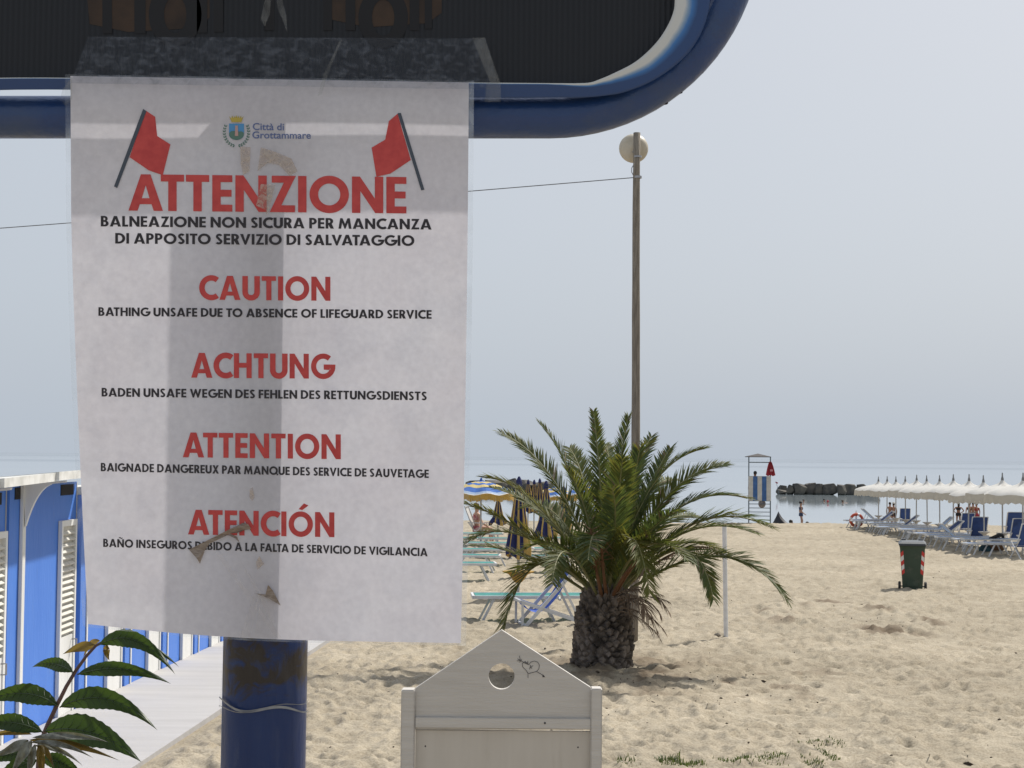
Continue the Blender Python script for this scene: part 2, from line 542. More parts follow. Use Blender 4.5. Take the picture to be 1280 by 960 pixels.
def boulder(c, sx, sy, sz, seed, label, group, flat=0.35):
    rr = random.Random(seed)
    bm = bmesh.new()
    bmesh.ops.create_icosphere(bm, subdivisions=4, radius=1)
    planes = []
    for k in range(9):
        nrm = Vector((rr.gauss(0, 1), rr.gauss(0, 1), rr.gauss(0, 1))).normalized()
        planes.append((nrm, rr.uniform(.50, .82)))
    for ax_ in ((1, 0, 0), (-1, 0, 0), (0, 1, 0), (0, -1, 0)):
        planes.append(((Vector(ax_) + Vector((rr.uniform(-.3, .3), rr.uniform(-.3, .3), rr.uniform(-.3, .3)))).normalized(), rr.uniform(.60, .78)))
    planes.append((Vector((rr.uniform(-.22, .22), rr.uniform(-.2, .2), 1)).normalized(), rr.uniform(.55, .68)))
    for v in bm.verts:
        p = v.co.copy()
        for nrm, d in planes:
            e = p.dot(nrm)
            if e > d: p -= nrm * (e - d) * .985
        p *= 1 + .018 * rr.uniform(-1, 1)
        v.co = Vector((p.x * sx, p.y * sy, p.z * sz))
    for f in bm.faces:
        f.material_index = 1 if (c[2] + f.calc_center_median().z) < 0.16 else 0
    me = bpy.data.meshes.new('boulder'); bm.to_mesh(me); bm.free()
    me.materials.append(M_rock); me.materials.append(M_weed)
    o = bpy.data.objects.new('boulder', me); COL.objects.link(o); o.location = c
    tag(o, label, 'boulder', group)
    return o


RK = [  # px left, px right, py top, depth, wording
    (969, 984, 612, 170, 'low flat rock at the left tip of the breakwater beside the watchtower'),
    (972, 984, 606.5, 171, 'small pointed grey boulder near the left tip of the breakwater'),
    (983, 992, 606, 169, 'narrow upright boulder left of the broad brown one on the breakwater'),
    (990, 1008, 604.5, 169, 'broad brownish boulder, left half of the long breakwater hump'),
    (1003, 1020, 603, 170, 'high rounded boulder at the crest of the breakwater'),
    (1018, 1028, 604.5, 169, 'dark boulder left of the gap in the breakwater'),
    (1028, 1048, 603, 169, 'square dark block right of the gap in the breakwater'),
    (1046, 1058, 606, 168, 'low brown boulder right of the square dark block'),
    (1052, 1074, 604, 170, 'long dark slab boulder on the right half of the breakwater'),
    (1070, 1082, 604.5, 170, 'rounded dark boulder partly behind the first white umbrella'),
    (1078, 1100, 607, 171, 'dark boulder behind the white umbrella canopies'),
]
for i, (a, b, t, Y, lab) in enumerate(RK):
    p = pt((a + b) / 2, t, Y)
    hw = (b - a) / 2 / F * Y
    cz = p.z * 0.42
    boulder((p.x, Y, cz), hw * 1.35, hw * 1.3, (p.z - cz) * 1.45, 40 + i, lab, 'breakwater boulders')
for i, (a, b, t) in enumerate([(580, 606, 600), (603, 632, 600.5), (630, 648, 599), (645, 668, 600), (665, 690, 602)]):
    Y = 175
    p = pt((a + b) / 2, t, Y); hw = (b - a) / 2 / F * Y; cz = p.z * .42
    boulder((p.x, Y, cz), hw * 1.35, hw * 1.3, (p.z - cz) * 1.45, 90 + i,
            ['dark boulder out at sea behind the striped parasol', 'broad dark boulder out at sea right of the striped parasol top', 'dark boulder at sea behind the closed parasol tip', 'boulder at sea between two closed parasols', 'low boulder at sea left of the palm crown'][i], 'boulders behind the parasols')

# ---- boardwalk along the cabins
WX = lambda y: -4.16 + .03 * y                # foot of the cabin fronts
M_path = mat('path_boards', (.38, .37, .365), .85, col2=(.42, .41, .405), scale=2.2, stretch=(.5, 3, 1), bump=.25, bscale=20)
mb = MB()
y = 5.0
while y < 26:
    x0 = WX(y) + .01; x1 = WX(y) + 1.19 + .004 * y; x2 = WX(y + .5) + .01; x3 = WX(y + .5) + 1.19 + .004 * (y + .5)
    zb = gzf(x0, y)
    L = .5
    zf = gzf(x2, y + L)
    mb.add([(x0, y, zb - .1), (x1, y, zb - .1), (x3, y + L, zf - .1), (x2, y + L, zf - .1),
            (x0, y, zb + .03), (x1, y, zb + .03), (x3, y + L, zf + .03), (x2, y + L, zf + .03)],
           [(0, 3, 2, 1), (4, 5, 6, 7), (0, 1, 5, 4), (1, 2, 6, 5), (2, 3, 7, 6), (3, 0, 4, 7)])
    y += .5
o = mb.build('boardwalk', M_path)
tag(o, 'pale grey board path along the blue beach cabins', 'path', kind='structure')

# ================================================================== BEACH CABINS
def paint_mat(name, col, wear, scale, dc=(.30, .27, .22)):
    return mat(name, col, .55, col2=wear, scale=scale, bump=.15, bscale=30, stretch=(1, 1, .25), dirt=.55, dscale=7, dcol=dc, dlo=.60, dhi=.74)


M_blue = paint_mat('blue_cabin_paint', (.055, .185, .62), (.075, .215, .66), 3.0, (.12, .19, .36))
M_white = paint_mat('white_cabin_paint', (.66, .66, .63), (.76, .76, .74), 3.0)
M_cream = paint_mat('cream_shutter_paint', (.55, .53, .46), (.62, .60, .54), 5.0)
M_roof = mat('white_roof_paint', (.55, .55, .52), .7, col2=(.74, .74, .72), scale=8)
M_black = mat('dark_opening', (.012, .012, .014), .9, .1)
M_metal = mat('grey_metal', (.35, .35, .36), .45, .1, metal=.6)


def cabin(y0, batten, door, y1, htop, eave_z, label, jut=0.0):
    """one beach cabin between y0 and y1; front faces +x; batten and door are y ranges"""
    yc = (y0 + y1) / 2
    X = WX(yc) + jut
    zb = gzf(X, yc) + .05
    root = thing('beach_cabin', label, 'beach cabin', (X, yc, zb), 0, 'beach cabins in a row')
    H = htop - zb
    L0, L1 = y0 - yc, y1 - yc
    b = MB()
    ez = eave_z - zb
    b.extrude_poly([(-1.7, L0 + .004, -.2), (0, L0 + .004, -.2), (0, L0 + .004, ez - .105), (-1.7, L0 + .004, ez - .262)], (0, L1 - L0 - .008, 0))
    b.build('wall', M_blue, root, (0, 0, 0))
    for (a, c) in ((L0 + .12, L0 + .42), (L1 - .5, L1 - .12)):
        v = MB(); v.box(-.05, .006, a, c, ez - .215, ez - .125); v.build('vent', M_black, root, (0, 0, 0))
    jb = .03 if y0 < 13.5 else .012
    t = MB(); t.box(.002, jb, batten[0] - yc, batten[1] - yc, -.15, ez - .11); t.build('batten', M_white, root, (0, 0, 0), bevel=.004)
    # bracket under the eave
    br = MB()
    ym = (batten[0] + batten[1]) / 2 - yc
    pts = [(.02, ym - .02, ez - .098)] + [(.04 + .30 * (1 - (1 - k / 8) ** .5), ym - .02, ez - .085 - .34 * (1 - k / 8) ** 1.6) for k in range(9)] + [(.345, ym - .02, ez - .068)]
    br.extrude_poly([(p[0], p[1], p[2]) for p in pts], (0, .04, 0))
    br.build('bracket', M_white, root, (0, 0, 0))
    r = MB()
    ez = eave_z - zb
    r.add([(-1.8, L0, ez - .20), (.37, L0, ez), (.37, L1, ez + .025), (-1.8, L1, ez - .18),
           (-1.8, L0, ez - .265), (.37, L0, ez - .065), (.37, L1, ez - .04), (-1.8, L1, ez - .245)],
          [(0, 1, 2, 3), (4, 7, 6, 5), (0, 4, 5, 1), (1, 5, 6, 2), (2, 6, 7, 3), (3, 7, 4, 0)])
    r.build('roof', M_roof, root, (0, 0, 0))
    # the door: frame, louvred upper leaf, plain lower leaf
    d0, d1 = door[0] - yc, door[1] - yc
    dt = H - .46
    fr = MB()
    fr.box(.003, .034, d0, d0 + .045, -.1, dt); fr.box(.003, .034, d1 - .045, d1, -.1, dt)
    fr.box(.003, .0335, d0 + .045, d1 - .045, dt - .05, dt)
    dr = fr.build('door', M_white, root, (0, 0, 0))
    lo = MB(); lo.box(.002, .024, d0 + .046, d1 - .046, -.08, .62); lo.build('door_panel', M_white, dr, (0, 0, 0))
    lv = MB()
    k = 0; z = .66
    while z < dt - .09:
        lv.obox((.018, (d0 + d1) / 2, z), (.013, 0, -.012), (0, (d1 - d0) / 2 - .047, 0), (.003, 0, .004)); z += .052
    lv.box(.001, .004, d0 + .046, d1 - .046, .62, dt - .05)
    lv.build('louvre', M_cream, dr, (0, 0, 0))
    hd = MB(); hd.tube([(.03, d1 - .09, .50), (.07, d1 - .09, .50), (.07, d1 - .09, .58), (.03, d1 - .09, .58)], .008, 6)
    hd.build('handle', M_metal, dr, (0, 0, 0))
    # painted lines between cabins
    jn = MB(); jn.box(.001, .006, L1 - .012, L1 - .0, -.15, ez - .11); jn.build('joint_strip', M_cream, root, (0, 0, 0))
    return root


CAMTOP = CAMZ - .11
cabin(9.2, (9.45, 9.57), (10.3, 10.75), 10.84, CAMTOP - .02, CAMTOP - .10, 'nearest blue beach cabin, at the left edge of the photo', .03)
cabin(10.84, (11.02, 11.14), (11.77, 12.02), 12.06, CAMTOP - .02, CAMTOP - .067, 'blue beach cabin whose white louvred door is cut by the left edge of the photo', .02)
cabin(12.06, (12.31, 12.39), (13.37, 13.84), 13.92, CAMTOP, CAMTOP - .035, 'blue beach cabin with white curved eave bracket left of the notice')
y = 13.92
names = ['blue beach cabin behind the sapling tip, below the lower left notice corner',
         'blue beach cabin below the notice, just right of the sapling tip',
         'blue beach cabin below the notice, second left of the sign post',
         'far blue beach cabin just left of the sign post',
         'farthest blue beach cabin, hidden behind the sign post']
for k, nm in enumerate(names):
    cabin(y, (y + .19, y + .235), (y + .86, y + 1.42), y + 1.47, CAMTOP - .05 * (k + 1), CAMTOP - .09 - .06 * (k + 1), nm)
    y += 1.47

# ================================================================== POSTS AND WIRE
M_wood = mat('weathered_wood', (.17, .145, .115), .9, col2=(.27, .235, .19), scale=9, stretch=(6, 6, .5), bump=.5, bscale=30)
M_lamp = mat('lamp_housing', (.42, .37, .28), .5, col2=(.52, .47, .38), scale=5)
b0 = gp(790, 803)
LY = b0.y
root = thing('lamp_post', 'tall weathered wooden lamp post rising behind the palm', 'lamp post', (b0.x, b0.y, b0.z))
top = pt(797.5, 167, LY)
p = MB()
n = 14
rail = []
for i in range(n + 1):
    t = i / n
    px = 791 + (797.3 - 791) * t + 1.2 * math.sin(t * 5)
    py = 815 + (166 - 815) * t
    rail.append(pt(px, py, LY))
p.tube(rail, [(.062 - .018 * i / n) * (1 + .03 * math.sin(i * 2.3)) for i in range(n + 1)], 12)
p.build('pole', M_wood, root, smooth=True)
lc = pt(792.5, 184.5, LY + .16)
q = MB()
ax = Vector((0, 1, 0))
def disc_prof(c, prof, n=28):
    q.v.extend([(c.x + r * math.cos(2 * math.pi * k / n), c.y + yy, c.z + r * math.sin(2 * math.pi * k / n)) for (r, yy) in prof for k in range(n)])
    for i in range(len(prof) - 1):
        for k in range(n):
            k2 = (k + 1) % n
            q.f.append((i * n + k, i * n + k2, (i + 1) * n + k2, (i + 1) * n + k)); q.m.append(0)
disc_prof(lc, [(.001, -.09), (.05, -.088), (.06, -.07), (.10, -.06), (.15, -.03), (.183, .02), (.19, .06), (.185, .08), (.001, .085)])
lh = q.build('lamp_head', M_lamp, root, smooth=True)
q = MB(); cl = pt(797, 196, LY); q.tube([cl + Vector((0, 0, -.012)), cl + Vector((0, 0, .012))], .054, 14); cl = pt(797, 221.5, LY); q.tube([cl + Vector((0, 0, -.014)), cl + Vector((0, 0, .014))], .054, 14)
q.build('clamp', M_metal, root)
q = MB(); q.tube([pt(795, 190, LY), pt(792, 190, LY + .08)], .02, 8); q.build('lamp_bracket', M_metal, root)
q = MB(); q.tube([pt(792, 206, LY), pt(789.6, 210, LY - .02), pt(789.4, 215, LY - .02), pt(792, 220, LY)], .006, 5); q.build('cable_loop', M_metal, root)

mb = MB()
wp = []
for i in range(41):
    t = i / 40
    px = 791.5 + (-420 - 791.5) * t
    py = 222 + 94 * t - 8 * t * (1 - t) * -1
    wp.append(pt(px, py, LY + .0 + 1.5 * t))
mb.tube(wp, .006, 5)
o = mb.build('overhead_cable', mat('grey_cable', (.13, .13, .14), .7))
tag(o, 'thin dark cable running left from the wooden lamp post', 'cable')

M_wpost = mat('white_pole_paint', (.62, .62, .62), .5, col2=(.74, .74, .74), scale=12)
c = gp(907.5, 797)
mb = MB()
tp = pt(905.5, 655, c.y)
mb.tube([(c.x, c.y, c.z - .3), (c.x, c.y, c.z), tp, tp + Vector((0, 0, .004))], [.029, .029, .029, .02], 14)
o = mb.build('white_pole', M_wpost, org=(c.x, c.y, c.z), smooth=False)
tag(o, 'thin plain white pole standing in the sand right of the palm', 'pole')
M_stone = mat('stone', (.22, .19, .15), .9, .3, scale=20, bump=.6)
mb = MB(); bm = None
c2 = gp(897, 796)
mb.ell((0, 0, .03), .05, .05, .05, 9, 6)
o = mb.build('stone', M_stone); o.location = (c2.x, c2.y, gzr(c2.x, c2.y)); o.scale = (1, .9, .8)
tag(o, 'small brown stone at the foot of the white pole', 'stone')

# ================================================================== THE NOTICE
DP = 1.19                                      # distance of the sheet


def paper_y(px, py):
    u = (px - 335) / 250; v = (py - 450) / 350
    return DP + .0012 * math.sin(u * 2.3 + .5) - .0010 * u * u * (1 + v) + .0009 * math.sin(v * 2.1 + u) + .0016 * max(0, -u - .8) * (v + 1) * 4


def pp(px, py, off=0.0):
    return pt(px, py, paper_y(px, py) - off)


def edge_l(v): return 88 + 4 * v + 18 * max(0, v - .25) ** 1.3 * 1.45
def edge_r(v): return 586 - 4 * v - 6 * v * v


def sheet_px(u, v):
    xl, xr = edge_l(v), edge_r(v)
    yt = 95 + 8 * u
    yb = 780 + 24 * u + 10 * math.sin(math.pi * u) * (1 - .6 * u)
    return xl + (xr - xl) * u, yt + (yb - yt) * v


def paper_mat():
    m = bpy.data.materials.new('printed_paper'); m.use_nodes = True
    n = m.node_tree.nodes; l = m.node_tree.links; b = n['Principled BSDF']
    tc = n.new('ShaderNodeTexCoord')
    def noise(sc, det=4):
        t = n.new('ShaderNodeTexNoise'); t.inputs['Scale'].default_value = sc; t.inputs['Detail'].default_value = det
        l.new(tc.outputs['Object'], t.inputs[0]); return t
    r = n.new('ShaderNodeValToRGB'); l.new(noise(220, 5).outputs[0], r.inputs[0])
    r.color_ramp.elements[0].position = .3; r.color_ramp.elements[1].position = .7
    r.color_ramp.elements[0].color = (.63, .625, .675, 1); r.color_ramp.elements[1].color = (.70, .695, .745, 1)
    r2 = n.new('ShaderNodeValToRGB'); l.new(noise(14, 4).outputs[0], r2.inputs[0])
    r2.color_ramp.elements[0].position = .3; r2.color_ramp.elements[1].position = .7
    r2.color_ramp.elements[0].color = (.94, .92, .925, 1); r2.color_ramp.elements[1].color = (1, 1, 1, 1)
    mu = n.new('ShaderNodeMix'); mu.data_type = 'RGBA'; mu.blend_type = 'MULTIPLY'; mu.inputs[0].default_value = 1
    l.new(r.outputs[0], mu.inputs[6]); l.new(r2.outputs[0], mu.inputs[7])
    l.new(mu.outputs[2], b.inputs['Base Color'])
    b.inputs['Roughness'].default_value = .6; b.inputs['Specular IOR Level'].default_value = .3
    t = n.new('ShaderNodeBsdfTranslucent'); l.new(mu.outputs[2], t.inputs[0])
    mx = n.new('ShaderNodeMixShader'); mx.inputs[0].default_value = PAPER_T
    bp = n.new('ShaderNodeBump'); bp.inputs['Strength'].default_value = .3; bp.inputs['Distance'].default_value = .004
    l.new(noise(18, 5).outputs[0], bp.inputs['Height']); l.new(bp.outputs[0], b.inputs['Normal'])
    l.new(b.outputs[0], mx.inputs[1]); l.new(t.outputs[0], mx.inputs[2]); l.new(mx.outputs[0], n['Material Output'].inputs[0])
    return m


PAPER_T = 0.31
M_paper = paper_mat()
M_ired = mat('red_ink', (.44, .042, .042), .6, col2=(.52, .06, .055), scale=150)
M_iblk = mat('black_ink', (.020, .017, .022), .6, .2)
M_inav = mat('navy_ink', (.10, .14, .30), .6, .1)
M_isky = mat('blue_ink', (.07, .25, .50), .6, .1)
M_igrn = mat('green_ink', (.08, .17, .14), .6, .2)
M_iyel = mat('gold_ink', (.42, .33, .06), .6, .2)
M_ipnk = mat('pink_ink', (.45, .28, .26), .6, .1)
M_irod = mat('flagstaff_ink', (.05, .065, .09), .6, .1)

nroot = thing('warning_notice', 'white paper bathing warning in five languages taped to the blue sign', 'notice', pp(335, 450))
mb = MB(); mb.grid(lambda u, v: pp(*sheet_px(u, v)), 60, 80)
mb.build('sheet', M_paper, nroot, smooth=True)


def sleeve_pt(u, v):
    x, y = sheet_px(u, v)
    x += (u - .5) * 13
    y += 3 * v - 2 * (1 - v)
    return pp(x, y, -.0007)


M_sleeve = clear_mat('clear_sleeve', (.75, .82, .9), .34, .12, 30)
mb = MB(); mb.grid(sleeve_pt, 30, 40); mb.build('plastic_sleeve', M_sleeve, nroot, smooth=True)

# ---- letters, drawn as outlines on a cap height of 1
def arc(cx, cy, rx, ry, a0, a1, n=14):
    return [(cx + rx * math.cos(rad(a0 + (a1 - a0) * i / n)), cy + ry * math.sin(rad(a0 + (a1 - a0) * i / n))) for i in range(n + 1)]


def stroke(path, t):
    L, R = [], []
    N = len(path)
    for i in range(N):
        p = Vector(path[i]); a = Vector(path[max(i - 1, 0)]); b = Vector(path[min(i + 1, N - 1)])
        d1 = (p - a).normalized() if i > 0 else (b - p).normalized()
        d2 = (b - p).normalized() if i < N - 1 else d1
        n1 = Vector((-d1.y, d1.x)); n2 = Vector((-d2.y, d2.x))
        mm = (n1 + n2)
        mm = mm / max(.35, mm.dot(n1)) if mm.length > .1 else n1
        L.append(tuple(p + mm * t / 2)); R.append(tuple(p - mm * t / 2))
    return L + R[::-1]


T_ = .225
ring = lambda w: [arc(w / 2, .5, w / 2, .515, 0, 360, 40)[:-1], arc(w / 2, .5, w / 2 - .215, .30, 360, 0, 40)[:-1]]
GL = {}
GL['A'] = (.86, [[(0, 0), (.31, 1), (.55, 1), (.86, 0), (.63, 0), (.575, .18), (.285, .18), (.23, 0)], [(.335, .345), (.525, .345), (.43, .70)]])
GL['B'] = (.60, [[(0, 0), (0, 1), (.28, 1)] + arc(.28, .735, .25, .265, 90, -62, 12) + arc(.31, .285, .29, .285, 62, -90, 14), [(.21, .60), (.21, .83)] + arc(.25, .715, .09, .115, 90, -90, 8), [(.21, .17), (.21, .43)] + arc(.27, .30, .11, .13, 90, -90, 8)])
GL['C'] = (.74, [stroke(arc(.5, .5, .39, .41, 52, 308, 30), T_)])
GL['D'] = (.76, [[(0, 0), (0, 1), (.27, 1)] + arc(.27, .5, .49, .5, 90, -90, 24), [(.21, .19), (.21, .81)] + arc(.27, .5, .27, .31, 90, -90, 20)])
GL['E'] = (.50, [[(0, 0), (0, 1), (.5, 1), (.5, .81), (.21, .81), (.21, .60), (.48, .60), (.48, .41), (.21, .41), (.21, .19), (.5, .19), (.5, 0)]])
GL['F'] = (.48, [[(0, 0), (0, 1), (.48, 1), (.48, .81), (.21, .81), (.21, .58), (.46, .58), (.46, .39), (.21, .39), (.21, 0)]])
GL['G'] = (.92, [stroke(arc(.5, .5, .39, .41, 50, 350, 34) + [(.885, .47), (.52, .47)], T_ * .93)])
GL['H'] = (.72, [[(0, 0), (0, 1), (.21, 1), (.21, .61), (.51, .61), (.51, 1), (.72, 1), (.72, 0), (.51, 0), (.51, .42), (.21, .42), (.21, 0)]])
GL['I'] = (.21, [[(0, 0), (0, 1), (.21, 1), (.21, 0)]])
GL['L'] = (.46, [[(0, 0), (0, 1), (.21, 1), (.21, .19), (.46, .19), (.46, 0)]])
GL['M'] = (1.0, [[(0, 0), (.13, 1), (.31, 1), (.5, .47), (.69, 1), (.87, 1), (1, 0), (.79, 0), (.72, .56), (.54, 0), (.46, 0), (.28, .56), (.21, 0)]])
GL['N'] = (.78, [[(0, 0), (0, 1), (.2, 1), (.57, .40), (.57, 1), (.78, 1), (.78, 0), (.58, 0), (.21, .60), (.21, 0)]])
GL['O'] = (.98, ring(.98))
GL['Q'] = (.98, ring(.98) + [[(.80, .085), (.93, -.07), (1.06, .03), (.91, .21)]])
GL['P'] = (.58, [[(0, 0), (0, 1), (.28, 1)] + arc(.28, .685, .30, .315, 90, -90, 14) + [(.21, .37), (.21, 0)], [(.21, .555), (.21, .82)] + arc(.26, .6875, .11, .1325, 90, -90, 10)])
GL['R'] = (.62, [[(0, 0), (0, 1), (.28, 1)] + arc(.28, .70, .30, .30, 90, -52, 14) + [(.64, 0), (.38, 0), (.21, .36), (.21, 0)], [(.21, .55), (.21, .82)] + arc(.25, .685, .11, .135, 90, -90, 10)])
GL['S'] = (.54, [stroke(arc(.29, .735, .165, .175, 25, 250, 16) + arc(.25, .27, .18, .18, 72, -150, 16), .195)])
GL['T'] = (.58, [[(.185, 0), (.185, .81), (0, .81), (0, 1), (.58, 1), (.58, .81), (.395, .81), (.395, 0)]])
GL['U'] = (.70, [stroke([(.105, 1)] + arc(.35, .335, .245, .24, 180, 360, 18) + [(.595, 1)], T_)])
GL['V'] = (.80, [[(0, 1), (.23, 1), (.4, .36), (.57, 1), (.8, 1), (.46, -.02), (.34, -.02)]])
GL['W'] = (1.15, [[(0, 1), (.22, 1), (.35, .42), (.5, 1), (.65, 1), (.8, .42), (.93, 1), (1.15, 1), (.88, 0), (.74, 0), (.575, .56), (.41, 0), (.27, 0)]])
GL['X'] = (.74, [[(0, 0), (.25, .51), (.02, 1), (.26, 1), (.37, .72), (.48, 1), (.72, 1), (.49, .51), (.74, 0), (.5, 0), (.37, .29), (.24, 0)]])
GL['Z'] = (.63, [[(0, 0), (.35, .81), (.05, .81), (.05, 1), (.65, 1), (.29, .19), (.63, .19), (.63, 0)]])
GL['\u00d1'] = (.78, GL['N'][1] + [stroke([(.2, 1.12)] + arc(.31, 1.13, .09, .09, 160, 40, 6) + arc(.47, 1.17, .09, .09, 220, 340, 6) + [(.58, 1.2)], .09)])
GL['\u00d3'] = (.98, GL['O'][1] + [[(.40, 1.10), (.62, 1.34), (.80, 1.26), (.56, 1.07)]])
KERN = {'AT': -.13, 'TA': -.13, 'LT': -.1, 'AV': -.1, 'VA': -.12, 'PA': -.08, 'TT': -.03, 'FA': -.07, 'LV': -.1, 'AC': -.04, 'AG': -.04, 'TO': -.05, 'LA': 0, 'RV': -.04, 'UA': -.02, 'FE': 0}


def curve_mesh(contours):
    cu = bpy.data.curves.new('tmp', 'CURVE'); cu.dimensions = '2D'; cu.fill_mode = 'BOTH'
    for c in contours:
        sp = cu.splines.new('POLY'); sp.points.add(len(c) - 1); sp.use_cyclic_u = True
        for i, p in enumerate(c): sp.points[i].co = (p[0], p[1], 0, 1)
    ob = bpy.data.objects.new('tmp', cu)
    me = bpy.data.meshes.new_from_object(ob)
    bpy.data.objects.remove(ob); bpy.data.curves.remove(cu)
    return me


def place_flat(me, name, m, parent, x0, x1, yb0, yb1, cap, W, off=.00035):
    """lay a flat mesh (width W, cap height 1) on the sheet between x0 and x1, baseline from yb0 to yb1"""
    bm = bmesh.new(); bm.from_mesh(me)
    long_e = [e for e in bm.edges if e.calc_length() > .3]
    bmesh.ops.subdivide_edges(bm, edges=long_e, cuts=2)
    o3 = wloc(parent)
    for v in bm.verts:
        t = v.co.x / W
        px = x0 + (x1 - x0) * t; py = yb0 + (yb1 - yb0) * t - v.co.y * cap
        v.co = pp(px, py, off) - o3
    bm.to_mesh(me); bm.free()
    me.materials.clear(); me.materials.append(m); me.name = name
    ob = bpy.data.objects.new(name, me); COL.objects.link(ob); ob.parent = parent
    return ob


def print_line(txt, x0, x1, yb0, yb1, cap, m, name, gap=.085, space=.36):
    x = 0; cs = []
    for i, ch in enumerate(txt):
        if ch == ' ': x += space; continue
        wd, con = GL[ch]
        if i and txt[i - 1] != ' ': x += gap + KERN.get(txt[i - 1] + ch, 0)
        cs += [[(p[0] + x, p[1]) for p in c] for c in con]
        x += wd
    return place_flat(curve_mesh(cs), name, m, nroot, x0, x1, yb0, yb1, cap, x)


print_line('ATTENZIONE', 160.5, 508, 263.2, 266.8, 45.5, M_ired, 'printed_heading', gap=.075)
print_line('BALNEAZIONE NON SICURA PER MANCANZA', 126, 539.5, 283, 287, 13.2, M_iblk, 'printed_caption')
print_line('DI APPOSITO SERVIZIO DI SALVATAGGIO', 144, 518, 304.4, 307.4, 13.2, M_iblk, 'printed_caption')
print_line('CAUTION', 249, 413, 374.5, 376, 30, M_ired, 'printed_heading')
print_line('BATHING UNSAFE DUE TO ABSENCE OF LIFEGUARD SERVICE', 123, 539.5, 394.8, 398.5, 10.8, M_iblk, 'printed_caption')
print_line('ACHTUNG', 239, 417, 472, 473.5, 31, M_ired, 'printed_heading')
print_line('BADEN UNSAFE WEGEN DES FEHLEN DES RETTUNGSDIENSTS', 127, 533.5, 495.6, 500.4, 10.8, M_iblk, 'printed_caption')
print_line('ATTENTION', 228.5, 426, 571.5, 574, 31, M_ired, 'printed_heading')
print_line('BAIGNADE DANGEREUX PAR MANQUE DES SERVICE DE SAUVETAGE', 126, 536, 589, 597.5, 10.4, M_iblk, 'printed_caption')
print_line('ATENCI\u00d3N', 235, 418, 668, 671.5, 31, M_ired, 'printed_heading')
print_line('BA\u00d1O INSEGUROS DEBIDO A LA FALTA DE SERVICIO DE VIGILANCIA', 129, 534.5, 683.6, 695.4, 10.2, M_iblk, 'printed_caption')


def font_line(txt, x0, x1, yb, cap, m, name):
    cu = bpy.data.curves.new('tmp', 'FONT'); cu.body = txt; cu.offset = .012
    ob = bpy.data.objects.new('tmp', cu)
    me = bpy.data.meshes.new_from_object(ob)
    bpy.data.objects.remove(ob)
    xs = [v.co.x for v in me.vertices]; mn, mx = min(xs), max(xs)
    for v in me.vertices: v.co.x -= mn; v.co.y /= .70
    return place_flat(me, name, m, nroot, x0, x1, yb, yb + .5, cap, mx - mn)


font_line('Citt\u00e0 di', 316, 355, 162.3, 8.6, M_inav, 'city_name')
font_line('Grottammare', 315.5, 388.5, 172.8, 8.6, M_inav, 'city_name')


def flat_px(name, contours, m, parent=None, off=.0004):
    """flat printed shape given by points on the sheet"""
    me = curve_mesh([[(p[0], -p[1]) for p in c] for c in contours])
    par = parent or nroot
    o3 = wloc(par)
    for v in me.vertices: v.co = pp(v.co.x, -v.co.y, off) - o3
    me.materials.clear(); me.materials.append(m)
    ob = bpy.data.objects.new(name, me); COL.objects.link(ob); ob.parent = par
    return ob


fl = flat_px('flag_print', [[(182, 138), (194, 146), (196.5, 170), (213, 180.5), (203.5, 219), (186, 213), (162, 196.5)]], M_ired)
flat_px('flagstaff', [[(179, 136), (183, 139), (146.5, 235), (142.5, 233)]], M_irod, fl, .0007)
fl = flat_px('flag_print', [[(497, 142), (486, 151.5), (481.5, 174.5), (464.5, 184.5), (470.5, 221), (488, 217), (513.5, 200)]], M_ired)
flat_px('flagstaff', [[(497, 141.5), (501, 141), (530.5, 237), (526.5, 238)]], M_irod, fl, .0007)
# town crest
cr = flat_px('town_crest', [[(286.3, 154.5), (305, 154.5), (305, 168)] + [(295.6 + 9.4 * math.cos(a), 168 + 7 * math.sin(a)) for a in np.linspace(0, math.pi, 12)][1:] + [(286.3, 154.5 + 5)]], M_isky)
flat_px('crest_hill', [[(286.5, 166), (289, 164), (293, 163.6), (298, 164.5), (302, 164), (304.8, 166), (304.8, 168)] + [(295.6 + 9.2 * math.cos(a), 168 + 6.8 * math.sin(a)) for a in np.linspace(0, math.pi, 12)][1:]], M_igrn, cr, .0006)
flat_px('crest_tower', [[(293.6, 170), (294, 158), (293.4, 157), (297.8, 157), (297.3, 158), (297.8, 170)]], M_ipnk, cr, .0008)
crown = [(289.5, 152.6), (286.3, 145), (289, 148), (290.2, 144.2), (291.8, 148), (292.8, 144.5), (294, 147.6), (295.4, 143.6), (296.8, 147.6), (298.3, 144.3), (299.4, 148), (301.2, 144.4), (302, 148), (304.6, 145), (301.6, 152.6)]
flat_px('crest_crown', [crown], M_iyel, cr, .0006)
lv = []
for s in (-1, 1):
    for k in range(10):
        a = math.pi / 2 + s * (.15 + k * .20)
        cx = 295.6 - 15 * math.cos(a) * -1 * 1.0
        cx = 295.6 + 15.2 * math.cos(a); cy = 165 + 17.5 * math.sin(a)
        for t in (-1, 1):
            dx, dy = -math.sin(a) * s * 1.0, math.cos(a) * s
            nx, ny = math.cos(a) * t, math.sin(a) * t
            p0 = (cx, cy); tipx = cx + dx * 2.6 + nx * 2.0; tipy = cy + dy * 2.6 + ny * 2.0
            mx_, my_ = (cx + tipx) / 2, (cy + tipy) / 2
            wx, wy = (tipy - cy) * .28, -(tipx - cx) * .28
            lv.append([p0, (mx_ + wx, my_ + wy), (tipx, tipy), (mx_ - wx, my_ - wy)])
a_ = MB()
for i, c in enumerate(lv):
    a_.add([pp(p[0], p[1], .0005 + .00002 * (i % 5)) for p in c], [(0, 1, 2, 3)])
a_.build('crest_wreath', M_igrn, cr)

